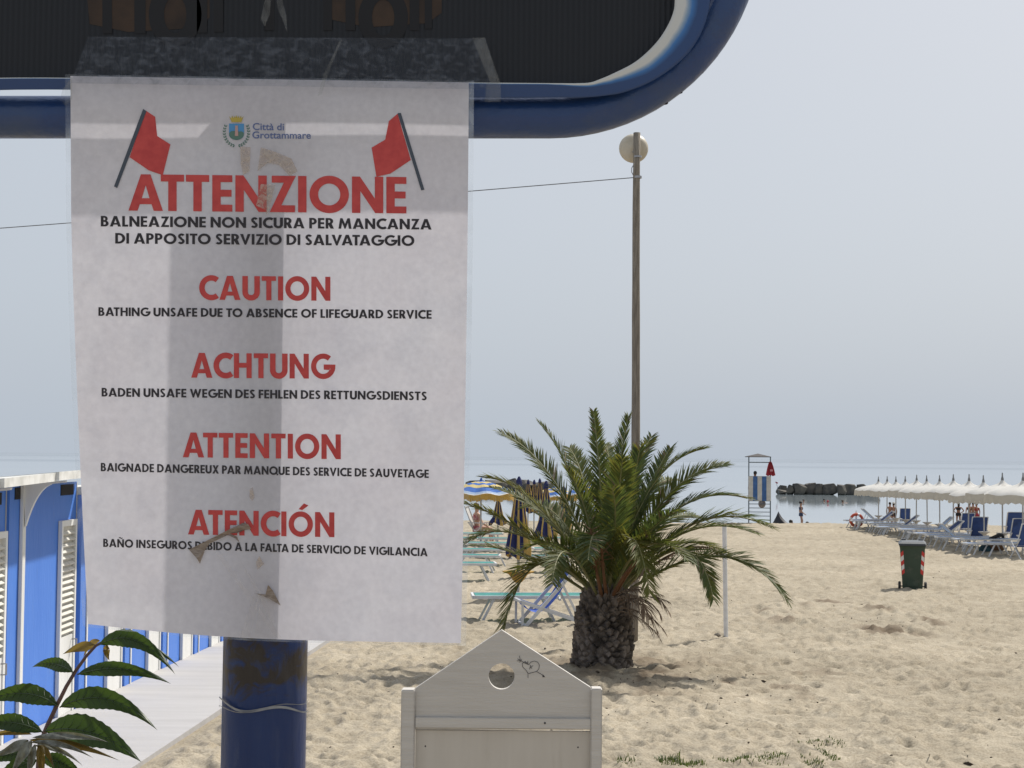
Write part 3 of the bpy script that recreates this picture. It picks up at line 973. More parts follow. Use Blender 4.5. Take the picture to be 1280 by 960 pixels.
# ---- tape scraps and stains on the sheet
M_scrap = mat('brown_old_tape', (.22, .175, .14), .5, col2=(.36, .30, .25), scale=300, trans=.3, stretch=(1, 1, 3))
M_scrapl = clear_mat('milky_old_tape', (.55, .48, .42), .55, .3, 260, .35, .6, (.93, .88, .84))
M_film = clear_mat('clear_tape', (.72, .72, .74), .30, .2, 90, .5, .75, (.985, .98, .975), (1, 1, .35))


def scrap(px_pts, m, lift=.001, curl=0):
    me = curve_mesh([[(p[0], -p[1]) for p in px_pts]])
    o3 = wloc(nroot)
    for v in me.vertices:
        k = random.random() * curl
        v.co = pp(v.co.x, -v.co.y, lift + k) - o3
    me.materials.clear(); me.materials.append(m)
    ob = bpy.data.objects.new('tape_scrap', me); COL.objects.link(ob); ob.parent = nroot
    return ob


scrap([(236, 687), (262, 674), (288, 661), (304, 653.5), (310, 655), (314, 661), (306, 662.5), (297, 666), (288, 667), (280, 671), (262, 679.5), (256, 688), (250, 704.5), (246, 698)], M_scrap, .0012, .004)
scrap([(287, 667), (296, 670.5), (300, 679), (294, 673), (285, 669)], M_scrap, .0016, .003)
scrap([(326, 230), (344, 231), (340, 248), (336, 264), (333, 268), (331, 262), (320, 257), (323, 243)], M_scrapl, .0012, .002)
scrap([(335, 731), (341, 738), (351, 757), (344, 753), (336, 748), (326, 744), (318, 741.5), (332, 743)], M_scrap, .0012, .003)
scrap([(312, 612), (316, 609), (318, 622), (315, 626), (312, 622)], M_scrapl, .0011)
scrap([(300, 183), (313, 184), (312, 214), (304, 218), (301, 206)], M_scrapl, .0010)
scrap([(326, 184), (345, 190), (364, 198), (372, 214), (362, 220), (349, 206), (335, 203), (322, 214)], M_scrapl, .0010)
scrap([(324, 695), (330, 705), (322, 712), (320, 703)], M_scrapl, .0011)
for a, b, c, d in (((268, 690), (276, 690), (352, 797), (345, 797)), ((318, 740), (326, 742), (312, 797), (300, 797)), ((327, 742), (340, 740), (346, 797), (318, 797)), ((300, 700), (330, 745), (344, 787), (325, 750))):
    scrap([a, b, c, d], M_film, .0011 + .0002 * random.random())

# clear tape holding the head of the sheet on the dark panel
def head_tape(u, v):
    xl = 88 + 22 * (1 - v); xr = 625 - 18 * (1 - v)
    y = (46 + 2 * u) + (58 + 6 * u) * v
    return pt(xl + (xr - xl) * u, y, 1.1868 + .0115 * (1 - v) ** 1.4 + .0006 * math.sin(u * 31 + v * 7) * v)


M_head = clear_mat('crinkled_tape', (.20, .22, .26), .32, .26, 130, .46, .74, (.93, .94, .96), (1, 1, 1.4))
mb = MB(); mb.grid(head_tape, 60, 8); mb.build('head_tape', M_head, nroot, smooth=True)
TABS = []
for q in ([(590, 47), (606, 47), (625, 103), (613, 103)], [(608, 103), (626, 103), (626, 127.5), (606, 127.5)], [(425, 50), (428, 49), (410, 92), (402, 118), (397, 120), (405, 92)],
          [(78, 112), (90, 96), (90, 124), (81, 132), (75, 124)]):
    TABS.append((q, 1.186))
M_tab = clear_mat('milky_tape', (.34, .35, .35), .24, .3, 60, .3, .65, (.97, .97, .95))
for q in ([(331, 0), (339, -6), (337, 18), (331, 33), (326, 24)], [(345, -4), (352, -4), (358, 20), (359, 40), (353, 24), (347, 10)]):
    TABS.append((q, 1.196))
for q, y_ in TABS:
    mb = MB(); mb.add([pt(p[0], p[1], y_) for p in q], [tuple(range(len(q)))]); mb.build('tape_tab', M_tab, nroot)

# ================================================================== THE BLUE SIGN
def worn(name, c1, c2, scale, lo, hi, rough=.35, stretch=(1, 1, 1)):
    m = mat(name, c1, rough, col2=c2, scale=scale, bump=.12, bscale=60, stretch=stretch)
    r = [x for x in m.node_tree.nodes if x.type == 'VALTORGB'][0]
    r.color_ramp.elements[0].position = lo; r.color_ramp.elements[1].position = hi
    return m


M_navy = worn('navy_enamel', (.014, .045, .150), (.045, .070, .13), 22, .45, .85, .32)
sroot = thing('information_sign', 'blue tubular sign with dark panel and the white notice taped below it', 'sign', (0, 0, 0))
PY = 1.2245
base = pt(329, 960, PY)
sroot.location = (base.x, PY, gzf(base.x, PY))
SX = base.x


def tube_px(px, py): return pt(px, py, 1.2235)


path = []
cxL, cxR, cyB, R = -30, 688, -92, 238.5
TOPY = -620
for a in np.linspace(0, 90, 22): path.append((cxR + R * math.sin(rad(a)), cyB + R * math.cos(rad(a))))
for a in np.linspace(90, 180, 14): path.append((cxR + R * math.sin(rad(a)), TOPY + R * math.cos(rad(a))))
for a in np.linspace(180, 270, 14): path.append((cxL + R * math.sin(rad(a)), TOPY + R * math.cos(rad(a))))
for a in np.linspace(270, 360, 22): path.append((cxL + R * math.sin(rad(a)), cyB + R * math.cos(rad(a))))
mb = MB(); mb.tube([tube_px(*p) for p in path], .0163, 20, closed=True)
mb.build('tube_frame', M_navy, sroot, smooth=True)
# bits of rust under the bend
mb = MB()
for (an, r) in ((33, .0022), (38, .0018), (46, .0012), (52, .0011), (76, .0012)):
    c = tube_px(cxR + 263 * math.sin(rad(an)), cyB + 263 * math.cos(rad(an))); mb.ell((c.x, c.y, c.z), r * 1.2, r * .8, r * .7, 7, 5)
mb.build('rust_flake', mat('rust', (.04, .03, .03), .9, .3), sroot)

# flat rim inside the tube, white undercoat showing where the blue has worn off
def rim_pts(py_in, r_in, x_in):
    pass


inner = [(-20, 97), (60, 97), (330, 100), (590, 103), (700, 104), (722, 104), (738, 103)] + [(751, 98.5), (765, 92.5), (790, 80), (808, 66), (823, 50), (834, 33), (841, 17), (843.5, 0), (844, -60), (844, -200), (844, -560)]
outer = [(-20, 112), (60, 112), (330, 115), (590, 122), (700, 122), (722, 122), (738, 121.5)] + [(757, 119.5), (778, 116), (808, 105), (835, 89), (858, 69), (873, 48), (882, 27), (887.5, 0), (889, -60), (889, -200), (889, -600)]
me = bpy.data.meshes.new('rim'); vs = []; fs = []; wear = []
o3 = wloc(sroot)
inner = inner[:-1] + [(844, -800)]; outer = outer[:-1] + [(889, -815)]
inner = [(658 - q[0], q[1] - 6) for q in reversed(inner[4:])] + inner[1:]
outer = [(658 - q[0], q[1] - 8) for q in reversed(outer[4:])] + outer[1:]
NS = 9
prev = None
def lerp(a, b, t): return (a[0] + (b[0] - a[0]) * t, a[1] + (b[1] - a[1]) * t)
ip, op = [], []
def cr_(P, i, t):
    a, b, c, d = (P[max(0, min(len(P) - 1, k))] for k in (i - 1, i, i + 1, i + 2))
    return tuple(.5 * (2 * b[j] + (c[j] - a[j]) * t + (2 * a[j] - 5 * b[j] + 4 * c[j] - d[j]) * t * t + (3 * b[j] - a[j] - 3 * c[j] + d[j]) * t ** 3) for j in (0, 1))
for i in range(len(inner) - 1):
    for k in range(4):
        ip.append(cr_(inner, i, k / 4)); op.append(cr_(outer, i, k / 4))
ip.append(inner[-1]); op.append(outer[-1])
for i in range(len(ip)):
    for j in range(NS + 1):
        t = j / NS
        q = lerp(ip[i], op[i], t)
        vs.append(pt(q[0], q[1], 1.1955 + .0025 * t) - o3)
        corner = min(1, max(0, (q[0] - 690) / 120, (-32 - q[0]) / 120))
        wear.append(t / (.10 + .52 * corner) - .5)
n0 = len(ip)
for i in range(n0 - 1):
    for j in range(NS):
        a = i * (NS + 1) + j
        fs.append((a, a + NS + 1, a + NS + 2, a + 1))
# returns: inner and outer edge go back to the panel
o_ = len(vs)
for i in range(n0):
    vs.append(pt(ip[i][0], ip[i][1], 1.2085) - o3); wear.append(-.5)
for i in range(n0 - 1):
    a = i * (NS + 1); fs.append((a, o_ + i, o_ + i + 1, a + NS + 1))
o2 = len(vs)
for i in range(n0):
    vs.append(pt(op[i][0], op[i][1], 1.2022) - o3); wear.append(1)
for i in range(n0 - 1):
    a = i * (NS + 1) + NS; fs.append((a + NS + 1, o2 + i + 1, o2 + i, a))
me.from_pydata([tuple(v) for v in vs], [], fs)
at = me.attributes.new('wear', 'FLOAT', 'POINT'); at.data.foreach_set('value', wear)
m = bpy.data.materials.new('worn_blue_rim'); m.use_nodes = True
n = m.node_tree.nodes; l = m.node_tree.links; b = n['Principled BSDF']
aa = n.new('ShaderNodeAttribute'); aa.attribute_name = 'wear'
tc = n.new('ShaderNodeTexCoord'); nz = n.new('ShaderNodeTexNoise'); nz.inputs['Scale'].default_value = 45; nz.inputs['Detail'].default_value = 6
l.new(tc.outputs['Object'], nz.inputs[0])
ad = n.new('ShaderNodeMath'); ad.operation = 'MULTIPLY_ADD'; ad.inputs[1].default_value = .28
l.new(nz.outputs[0], ad.inputs[0]); l.new(aa.outputs['Fac'], ad.inputs[2])
rp = n.new('ShaderNodeValToRGB'); l.new(ad.outputs[0], rp.inputs[0])
e = rp.color_ramp.elements
e[0].position = .08; e[0].color = (.55, .56, .55, 1)
e[1].position = .42; e[1].color = (.035, .15, .40, 1)
x = e.new(.25); x.color = (.22, .32, .45, 1)
x = e.new(.72); x.color = (.015, .05, .16, 1)
l.new(rp.outputs[0], b.inputs['Base Color']); b.inputs['Roughness'].default_value = .4
me.materials.append(m)
ob = bpy.data.objects.new('rim', me); COL.objects.link(ob); ob.parent = sroot
me.polygons.foreach_set('use_smooth', [True] * len(me.polygons))

# dark ribbed panel with big letters
m = bpy.data.materials.new('dark_ribbed_panel'); m.use_nodes = True
n = m.node_tree.nodes; l = m.node_tree.links; b = n['Principled BSDF']
tc = n.new('ShaderNodeTexCoord')
wv = n.new('ShaderNodeTexWave'); wv.bands_direction = 'X'; wv.inputs['Scale'].default_value = 75
l.new(tc.outputs['Object'], wv.inputs[0])
bp = n.new('ShaderNodeBump'); bp.inputs['Strength'].default_value = .5; bp.inputs['Distance'].default_value = .001
l.new(wv.outputs['Fac'], bp.inputs['Height']); l.new(bp.outputs[0], b.inputs['Normal'])
rp = n.new('ShaderNodeValToRGB'); l.new(wv.outputs['Fac'], rp.inputs[0])
rp.color_ramp.elements[0].color = (.0125, .014, .0175, 1); rp.color_ramp.elements[1].color = (.017, .019, .0235, 1)
l.new(rp.outputs[0], b.inputs['Base Color']); b.inputs['Roughness'].default_value = .45; b.inputs['Specular IOR Level'].default_value = .25
M_panel = m
mb = MB()
pts = [(p[0] + (2 if p[0] > 600 else -2 if p[0] < 50 else 0), p[1] + 2) for p in ip]
front = [pt(p[0], p[1], 1.2075) for p in pts]
mb.extrude_poly(front, (0, .006, 0))
mb.build('panel', M_panel, sroot)
M_amber = mat('amber_print', (.026, .018, .014), .5, col2=(.050, .031, .020), scale=40, spec=.25)
M_let = mat('black_letter', (.014, .014, .016), .5, .1, spec=.25)
mb = MB()
for (x0, x1, y1) in ((100, 262, 40), (400, 552, 34)):
    mb = MB(); mb.add([pt(p[0], p[1], 1.2072) for p in [(x0, -96), (x1, -96), (x1, y1 - 18), (x1 - 18, y1 - 5), (x0 + 60, y1), (x0 + 12, y1 - 10)]], [tuple(range(6))]); mb.build('amber_field', M_amber, sroot)



def panel_px(contours, name, m, Y):
    me = curve_mesh([[(p[0], -p[1]) for p in c] for c in contours])
    for v in me.vertices: v.co = pt(v.co.x, -v.co.y, Y) - o3
    me.materials.clear(); me.materials.append(m)
    ob = bpy.data.objects.new(name, me); COL.objects.link(ob); ob.parent = sroot


barc = lambda a, b, y: [(a, -90), (b, -90), (b, y), (a, y)]
oc = lambda cx, cy, r, t: [[(cx + r * math.cos(x), cy + r * 1.25 * math.sin(x)) for x in np.linspace(0, 2 * math.pi, 40)[:-1]], [(cx + (r - t) * math.cos(x), cy + (r * 1.25 - t * .95) * math.sin(x)) for x in np.linspace(2 * math.pi, 0, 40)[:-1]]]
for c in ([barc(128, 140, 42)], [barc(168, 182, 42)], oc(219, 18, 33, 19), [barc(246, 259, 41)], [barc(267, 279, 40)], [barc(331, 343, 38)], [barc(404, 415, 38)], [barc(432, 444, 38)], oc(479, 22, 31, 17), [barc(512, 524, 38)], [barc(531, 540, 36)]):
    panel_px(c, 'panel_letter', M_let, 1.2069)

# the post: navy paint with brown glue residue near the sheet
m = mat('post_enamel', (.006, .022, .095), .34, col2=(.012, .036, .13), spec=.3, scale=14, stretch=(1, 1, .3), bump=.1)
n = m.node_tree.nodes; l = m.node_tree.links; b = n['Principled BSDF']
at = n.new('ShaderNodeAttribute'); at.attribute_name = 'glue'
tc = n.new('ShaderNodeTexCoord'); nz = n.new('ShaderNodeTexNoise'); nz.inputs['Scale'].default_value = 46; nz.inputs['Detail'].default_value = 10; nz.inputs['Roughness'].default_value = .68; nz.inputs['Distortion'].default_value = 1.2
l.new(tc.outputs['Object'], nz.inputs[0])
ma = n.new('ShaderNodeMath'); ma.operation = 'MULTIPLY_ADD'; ma.inputs[1].default_value = 1.7; l.new(nz.outputs[0], ma.inputs[0]); l.new(at.outputs['Fac'], ma.inputs[2])
mr = n.new('ShaderNodeMapRange'); mr.inputs[1].default_value = 1.16; mr.inputs[2].default_value = 1.38; l.new(ma.outputs[0], mr.inputs[0])
mx = n.new('ShaderNodeMix'); mx.data_type = 'RGBA'; l.new(mr.outputs[0], mx.inputs[0])
src = b.inputs['Base Color'].links[0].from_socket
l.new(src, mx.inputs[6]); mx.inputs[7].default_value = (.028, .021, .016, 1); l.new(mx.outputs[2], b.inputs['Base Color'])
mb = MB()
zt = pt(329, 120, PY).z
zz = [sroot.location.z - .4] + list(np.linspace(sroot.location.z, zt, 90))
mb.tube([(SX + (zz[i] - base.z) * .004, PY + .0, z) for i, z in enumerate(zz)], .0318, 36)
post = mb.build('post', m, sroot, smooth=True)
zs = [v.co.z + sroot.location.z for v in post.data.vertices]
zc = pt(329, 826, PY).z
gl = [max(0, 1 - abs(z - zc) / .036) * .75 for z in zs]
at = post.data.attributes.new('glue', 'FLOAT', 'POINT'); at.data.foreach_set('value', gl)
# clear tape wound round the post
M_wrap = clear_mat('wound_tape', (.36, .40, .46), .07, .10, 45, .5, .78, (.97, .97, .97), (2, 2, .5))
mb = MB()
N = 48
rows = [960, 925, 897, 882, 872, 860, 846, 826, 806]
ring_v = []
for i, py in enumerate(rows):
    z = pt(329, py, PY).z
    for k in range(N):
        a = 2 * math.pi * k / N
        rr = .0327 + .0006 * math.sin(3 * a + i) + (.0006 if i in (3, 4) else 0)
        zz_ = z + .0025 * math.sin(a * 2 + i * .7) * (1 if i in (3, 4) else .4)
        ring_v.append((SX + (z - base.z) * .004 + rr * math.cos(a), PY + rr * math.sin(a), zz_))
mb.add(ring_v, [(i * N + k, i * N + (k + 1) % N, (i + 1) * N + (k + 1) % N, (i + 1) * N + k) for i in range(len(rows) - 1) for k in range(N)])
wr = mb.build('tape_wrap', M_wrap, sroot, smooth=True)
mb = MB()
for (ya, yb, amp) in ((872, 884, .0025), (884, 872, .002)):
    pts = []
    for k in range(25):
        a = math.pi + math.pi * k / 24
        z = pt(329, ya + (yb - ya) * k / 24, PY).z + amp * math.sin(k * .5)
        pts.append((SX + .0338 * math.cos(a), PY + .0338 * math.sin(a), z))
    for k in range(24):
        p, q = pts[k], pts[k + 1]
        h = .0003 + .0008 * math.sin(math.pi * k / 24) * (ya < yb)
        mb.add([(p[0], p[1], p[2] - h), (q[0], q[1], q[2] - h), (q[0], q[1] - .0006, q[2] + h), (p[0], p[1] - .0006, p[2] + h)], [(0, 1, 2, 3)])
M_fold = mat('folded_tape', (.13, .15, .19), .25, col2=(.27, .29, .32), scale=60)
mb.build('tape_edge', M_fold, sroot)

# ================================================================== PALM
def leaf_mat(name, c1, c2, tr, ctr, scale=3, rough=.45):
    m = mat(name, c1, rough, col2=c2, scale=scale, spec=.22)
    n = m.node_tree.nodes; l = m.node_tree.links
    t = n.new('ShaderNodeBsdfTranslucent'); t.inputs[0].default_value = (*ctr, 1)
    mx = n.new('ShaderNodeMixShader'); mx.inputs[0].default_value = tr
    l.new(n['Principled BSDF'].outputs[0], mx.inputs[1]); l.new(t.outputs[0], mx.inputs[2])
    l.new(mx.outputs[0], n['Material Output'].inputs[0])
    return m


M_pleaf = [leaf_mat('palm_leaf', (.060, .084, .030), (.100, .128, .044), .34, (.15, .18, .026), 1.5, .6),
           leaf_mat('palm_leaf_yellowish', (.082, .094, .024), (.13, .14, .036), .34, (.22, .21, .035), 2, .6),
           leaf_mat('palm_leaf_bluish', (.056, .085, .040), (.092, .125, .058), .32, (.12, .165, .032), 2, .6)]
M_pdry = mat('dry_palm_fibre', (.13, .085, .055), .9, col2=(.22, .16, .105), scale=8)
M_prach = mat('palm_rib', (.16, .17, .065), .5, col2=(.22, .20, .08), scale=8)
M_porange = mat('orange_stalk', (.15, .068, .026), .7, .25)
M_bark = mat('palm_bark', (.048, .039, .032), .95, col2=(.24, .20, .165), scale=7, bump=.9, bscale=30)

PZ = PALM.y
palm = thing('palm_tree', 'short stout palm with arching green fronds and scaly dark trunk', 'palm tree', (PALM.x, PZ, gzf(PALM.x, PZ)))
CB = pt(757, 742, PZ)                          # heart of the crown
GB = gzf(PALM.x, PZ)

# trunk: a core and overlapping leaf-base scales
H = CB.z - GB
mb = MB()
cx = lambda z: PALM.x + (CB.x - PALM.x) * max(0, min(1, (z - GB) / H))
prof = [(.28, -.2), (.305, 0), (.305, .12), (.30, .3), (.29, .5), (.265, .65), (.20, .8), (.12, .95)]
prof = [(r * .93, z * H / .84) for r, z in prof]
mb.lathe(prof, 22, (PALM.x, PZ, GB))
rr = random.Random(5)
rows_, per = 17, 17
for i in range(rows_):
    z = GB + H * (-.03 + 1.04 * i / (rows_ - 1))
    zr = (z - GB) / H * .84
    R = np.interp(zr, [-.2, 0, .12, .3, .5, .65, .8, .95], [.28, .305, .305, .30, .29, .265, .21, .14])
    z0_ = z
    tall = 1 + .9 * max(0, (i - 11) / 6)
    for k in range(per):
        z = z0_ + rr.uniform(-.018, .018)
        a = 2 * math.pi * (k + .5 * (i % 2)) / per + rr.uniform(-.10, .10)
        ca, sa = math.cos(a), math.sin(a)
        wd = 2 * math.pi * R / per * .62 * rr.uniform(.7, 1.25)
        h = .065 * tall * rr.uniform(.65, 1.35)
        out = .040 * rr.uniform(.5, 1.3) + .02 * (tall - 1)
        c = Vector((cx(z), PZ, z)); o = Vector((ca, sa, 0)); t = Vector((-sa, ca, 0)); up = Vector((0, 0, 1))
        b0 = c + o * (R - .03)
        vs = [b0 - up * h * .9, b0 - t * wd * .9 + up * h * .1, b0 + t * wd * .9 + up * h * .1,
              c + o * (R + out * .55) - t * wd * .55 + up * h * .45, c + o * (R + out * .55) + t * wd * .55 + up * h * .45,
              c + o * (R + out) + up * h * .75 + t * wd * rr.uniform(-.2, .2), c + o * (R + out * .8) - up * h * .25, b0 + up * h * .9]
        mb.add(vs, [(0, 6, 1), (0, 2, 6), (1, 6, 3), (6, 2, 4), (6, 5, 3), (6, 4, 5), (3, 5, 7), (5, 4, 7), (1, 3, 7), (2, 7, 4)])
mb.build('trunk', M_bark, palm)


def frond(p0, p1, p2, L, mtl, seed, dry=0, name='frond', droop=.35, dens=1.0, orange=False):
    """p0 base, p1 control, p2 tip; narrow leaflets in two ranks"""
    rr = random.Random(seed)
    fm = MB()
    B = lambda t: p0 * (1 - t) ** 2 + p1 * 2 * t * (1 - t) + p2 * t * t
    D = lambda t: ((p1 - p0) * 2 * (1 - t) + (p2 - p1) * 2 * t).normalized()
    pts = [B(i / 16) for i in range(17)]
    fm.k = 1
    fm.tube(pts, [(.004 if name == 'dry_stalk' else .017) * (1 - .85 * i / 16) + .002 for i in range(17)], 6)
    fm.k = 0
    length = sum((pts[i + 1] - pts[i]).length for i in range(16))
    n = int(length / .0165 * dens)
    roll = rr.uniform(-.35, .35)
    for i in range(n):
        t = .10 + .90 * (i + rr.random() * .5) / n
        p = B(t); d = D(t)
        side = d.cross(Vector((0, 0, 1)))
        if side.length < .15: side = d.cross(Vector((0, 1, 0)))
        side.normalize()
        up = side.cross(d).normalized()
        side = side * math.cos(roll) + up * math.sin(roll); up = side.cross(d).normalized()
        env = min(1, (t - .04) / .22) ** .7 * (1 - max(0, (t - .5) / .5) ** 1.6 * .62)
        for s in (-1, 1):
            if rr.random() < .04: continue
            ll = L * env * rr.uniform(.9, 1.28)
            fa = rr.uniform(.85, 1.2) + .5 * max(0, t - .6)      # leaning forward
            dr = (d * fa + side * s * rr.uniform(.65, .95) + up * rr.uniform(.10, .42)).normalized()
            wv = dr.cross(up)
            if wv.length < .1: wv = dr.cross(side)
            wv = (wv.normalized() + up * rr.uniform(-.5, .5)).normalized()
            wd = .0115 * rr.uniform(.8, 1.15)
            g = Vector((0, 0, -1))
            m1 = p + dr * ll * .5 + g * ll * droop * .12
            e = p + dr * ll + g * ll * droop * rr.uniform(.25, .6)
            if dry: e += g * ll * .5; m1 += g * ll * .15
            fm.k = 2 if rr.random() < .22 + .25 * (t > .8) else (3 if rr.random() < .05 else 0)
            fm.add([p - wv * wd * .5, p + wv * wd * .5, m1 + wv * wd * .75, m1 - wv * wd * .75, e], [(0, 1, 2, 3), (3, 2, 4)])
    return fm.build(name, [mtl, M_porange if orange else (M_pdry if dry else M_prach), M_pdry if dry else M_pleaf[1], M_pdry], palm)


def F3(base, ctrl, tip, dz, L, k, **kw):
    p0 = pt(base[0], base[1], PZ + dz * .08)
    p1 = pt(ctrl[0], ctrl[1], PZ + dz * .45)
    p2 = pt(tip[0], tip[1], PZ + dz)
    frond(p0, p1, p2, L, M_pleaf[k], int(tip[0] * 7 + tip[1]), **kw)


FR = [  # base, control, tip, depth offset of the tip, leaflet length, colour
    ((752, 742), (705, 575), (625, 540), .5, .26, 0), ((755, 738), (722, 580), (675, 529), .3, .26, 0),
    ((757, 730), (752, 600), (742, 514), .5, .20, 0), ((760, 735), (768, 600), (786, 520), .3, .26, 2),
    ((764, 735), (780, 600), (815, 545), 1.0, .28, 2), ((766, 738), (800, 575), (880, 561), .2, .32, 2),
    ((768, 738), (826, 585), (909, 581), .5, .30, 0), ((768, 742), (835, 595), (934, 623), .2, .33, 2),
    ((770, 742), (868, 608), (966, 660), -.1, .33, 2), ((770, 745), (848, 628), (946, 667), -.5, .32, 0),
    ((772, 748), (915, 640), (985, 752), -.3, .26, 0), ((770, 750), (868, 625), (892, 750), -.8, .27, 0),
    ((752, 742), (668, 598), (606, 597), .4, .26, 1), ((750, 744), (690, 620), (612, 609), .9, .22, 0),
    ((750, 746), (664, 655), (583, 630), -.1, .26, 1), ((748, 748), (650, 630), (582, 678), -.5, .24, 1),
    ((748, 750), (650, 680), (592, 682), .1, .22, 1), ((748, 752), (665, 640), (628, 786), -.6, .34, 1),
    # towards and away from the eye
    ((757, 752), (790, 600), (812, 742), -1.3, .34, 1), ((752, 752), (745, 620), (735, 700), -1.5, .34, 2),
    ((762, 752), (800, 640), (860, 700), -1.3, .32, 0), ((750, 752), (700, 640), (690, 730), -1.4, .32, 0),
    ((757, 740), (735, 590), (712, 560), 1.2, .28, 0), ((762, 740), (800, 590), (845, 600), 1.3, .28, 2),
    ((757, 740), (770, 590), (757, 555), 1.3, .28, 2), ((750, 744), (700, 610), (655, 635), 1.2, .26, 0),
    ((764, 744), (820, 620), (880, 650), 1.2, .28, 0), ((765, 740), (805, 610), (838, 560), .8, .30, 2),
    ((762, 735), (790, 610), (800, 560), -.4, .30, 2), ((757, 735), (775, 610), (778, 575), -.7, .30, 0),
    ((754, 738), (735, 620), (708, 585), -.5, .28, 0), ((760, 740), (775, 640), (765, 610), -1.2, .30, 2),
    ((750, 745), (710, 650), (650, 690), -.9, .28, 0), ((768, 745), (830, 650), (905, 690), .7, .26, 0),
    ((764, 745), (815, 640), (850, 640), -.9, .32, 2), ((766, 748), (840, 660), (868, 700), .4, .28, 0),
    ((752, 745), (690, 680), (640, 715), .6, .26, 0),
]
for f in FR: F3(*f)
# dead fronds hanging under the crown
for i, (b, c, t, dz) in enumerate((((768, 752), (800, 728), (812, 775), -.5),)):
    frond(pt(b[0], b[1], PZ - .2), pt(c[0], c[1], PZ + dz), pt(t[0], t[1], PZ + dz * 1.2), .20, M_pdry, 60 + i, dry=1, name='dry_frond', dens=.45)
# dry fronds and flower stalks
frond(pt(770, 745, PZ + .1), pt(860, 660, PZ + .6), pt(902, 692, PZ + .8), .20, M_pdry, 5, dry=1, name='dry_frond', dens=.7)
for i, (b, c, t) in enumerate((((772, 745), (805, 715), (838, 768)), ((772, 752), (800, 735), (822, 790)), ((775, 760), (815, 762), (832, 792)), ((770, 742), (800, 730), (830, 745)), ((774, 756), (806, 738), (836, 752)), ((775, 764), (805, 768), (826, 800)), ((773, 750), (815, 740), (826, 772)))):
    frond(pt(b[0], b[1], PZ - .3), pt(c[0], c[1], PZ - .35), pt(t[0], t[1], PZ - .35), .13, M_pdry, 31 + i, dry=1, name='dry_stalk', dens=.5)
for i, (b, c, t, dz) in enumerate((((752, 745), (742, 700), (738, 660), -.5), ((770, 742), (785, 712), (808, 690), -.6), ((758, 745), (752, 700), (751, 668), -.55), ((766, 745), (780, 715), (796, 700), -.6))):
    mb = MB()
    a_, c_, e_ = pt(*b, PZ - .2), pt(*c, PZ + dz), pt(*t, PZ + dz)
    mb.tube([a_ * (1 - s) ** 2 + c_ * 2 * s * (1 - s) + e_ * s * s for s in np.linspace(0, 1, 9)], [.022 * (1 - .6 * s) for s in np.linspace(0, 1, 9)], 6)
    rr = random.Random(i)
    if i in (0, 2):
        for k in range(40):
            s = rr.uniform(.5, 1); p = a_ * (1 - s) ** 2 + c_ * 2 * s * (1 - s) + e_ * s * s
            mb.tube([p, p + Vector((rr.uniform(-.13, .13), rr.uniform(-.1, .1), rr.uniform(-.16, .1)))], [.005, .002], 4)
    mb.build('orange_stalk', M_porange, palm)

# ================================================================== WHITE GABLED BOARD
M_board = mat('whitewashed_wood', (.48, .455, .42), .7, col2=(.525, .50, .465), scale=5, stretch=(.6, 1, 9), bump=.25, bscale=25, dirt=.35, dscale=3.5, dcol=(.34, .31, .27), dlo=.58, dhi=.76)
BY = 6.0
pl = lambda px, py, d=0: pt(px, py, BY) + Vector((0, d, 0))
base = pt(627, 900, BY)
groot = thing('gabled_board', 'white wooden gabled board with round hole and heart drawing', 'board', (base.x, BY, gzf(base.x, BY)))
zb = gzf(base.x, BY) - .1


def lower(px): p = pt(px, 900, BY); return Vector((p.x, BY, zb))


# gable with the hole
cont = [(519, 912), (519, 860.5), (627, 787.5), (738.5, 859.5), (738.5, 912)]
hole = [(627 + 16.3 * math.cos(a), 845.5 + 16.3 * math.sin(a)) for a in np.linspace(0, 2 * math.pi, 36)[:-1]]
me = curve_mesh([[(p[0], -p[1]) for p in cont], [(p[0], -p[1]) for p in hole]])
bm = bmesh.new(); bm.from_mesh(me)
g = bmesh.ops.extrude_face_region(bm, geom=bm.faces[:])
vs_ = [v for v in g['geom'] if isinstance(v, bmesh.types.BMVert)]
bk = set(vs_)
o3 = wloc(groot)
for v in bm.verts: v.co = pl(v.co.x, -v.co.y, .028 if v in bk else 0) - o3
bmesh.ops.recalc_face_normals(bm, faces=bm.faces)
bm.to_mesh(me); bm.free(); me.materials.clear(); me.materials.append(M_board); me.name = 'gable'
ob = bpy.data.objects.new('gable', me); COL.objects.link(ob); ob.parent = groot
for (a, b, t) in ((502, 519, 861.5), (738.5, 752.5, 860)):
    mb = MB()
    A, B = pl(a, t), pl(b, t)
    mb.box(A.x, B.x, BY - .018, BY + .05, zb, (A.z + B.z) / 2)
    mb.build('stile', M_board, groot, bevel=.004)
mb = MB()
A, B = pl(519.2, 896), pl(738.3, 911)
mb.box(A.x, B.x, BY - .012, BY - .001, B.z, A.z)
mb.build('rail', M_board, groot, bevel=.002)
A, B = pl(519.2, 911.5), pl(738.3, 911)
mb = MB(); mb.box(A.x, B.x, BY + .006, BY + .026, zb + .12, pl(519, 912.6).z - .001)
M_board2 = mat('cream_panel', (.47, .435, .385), .7, col2=(.505, .47, .42), scale=4, stretch=(5, 1, .6), dirt=.35, dscale=3, dcol=(.28, .24, .19), dlo=.56, dhi=.76)
mb.build('lower_panel', M_board2, groot)
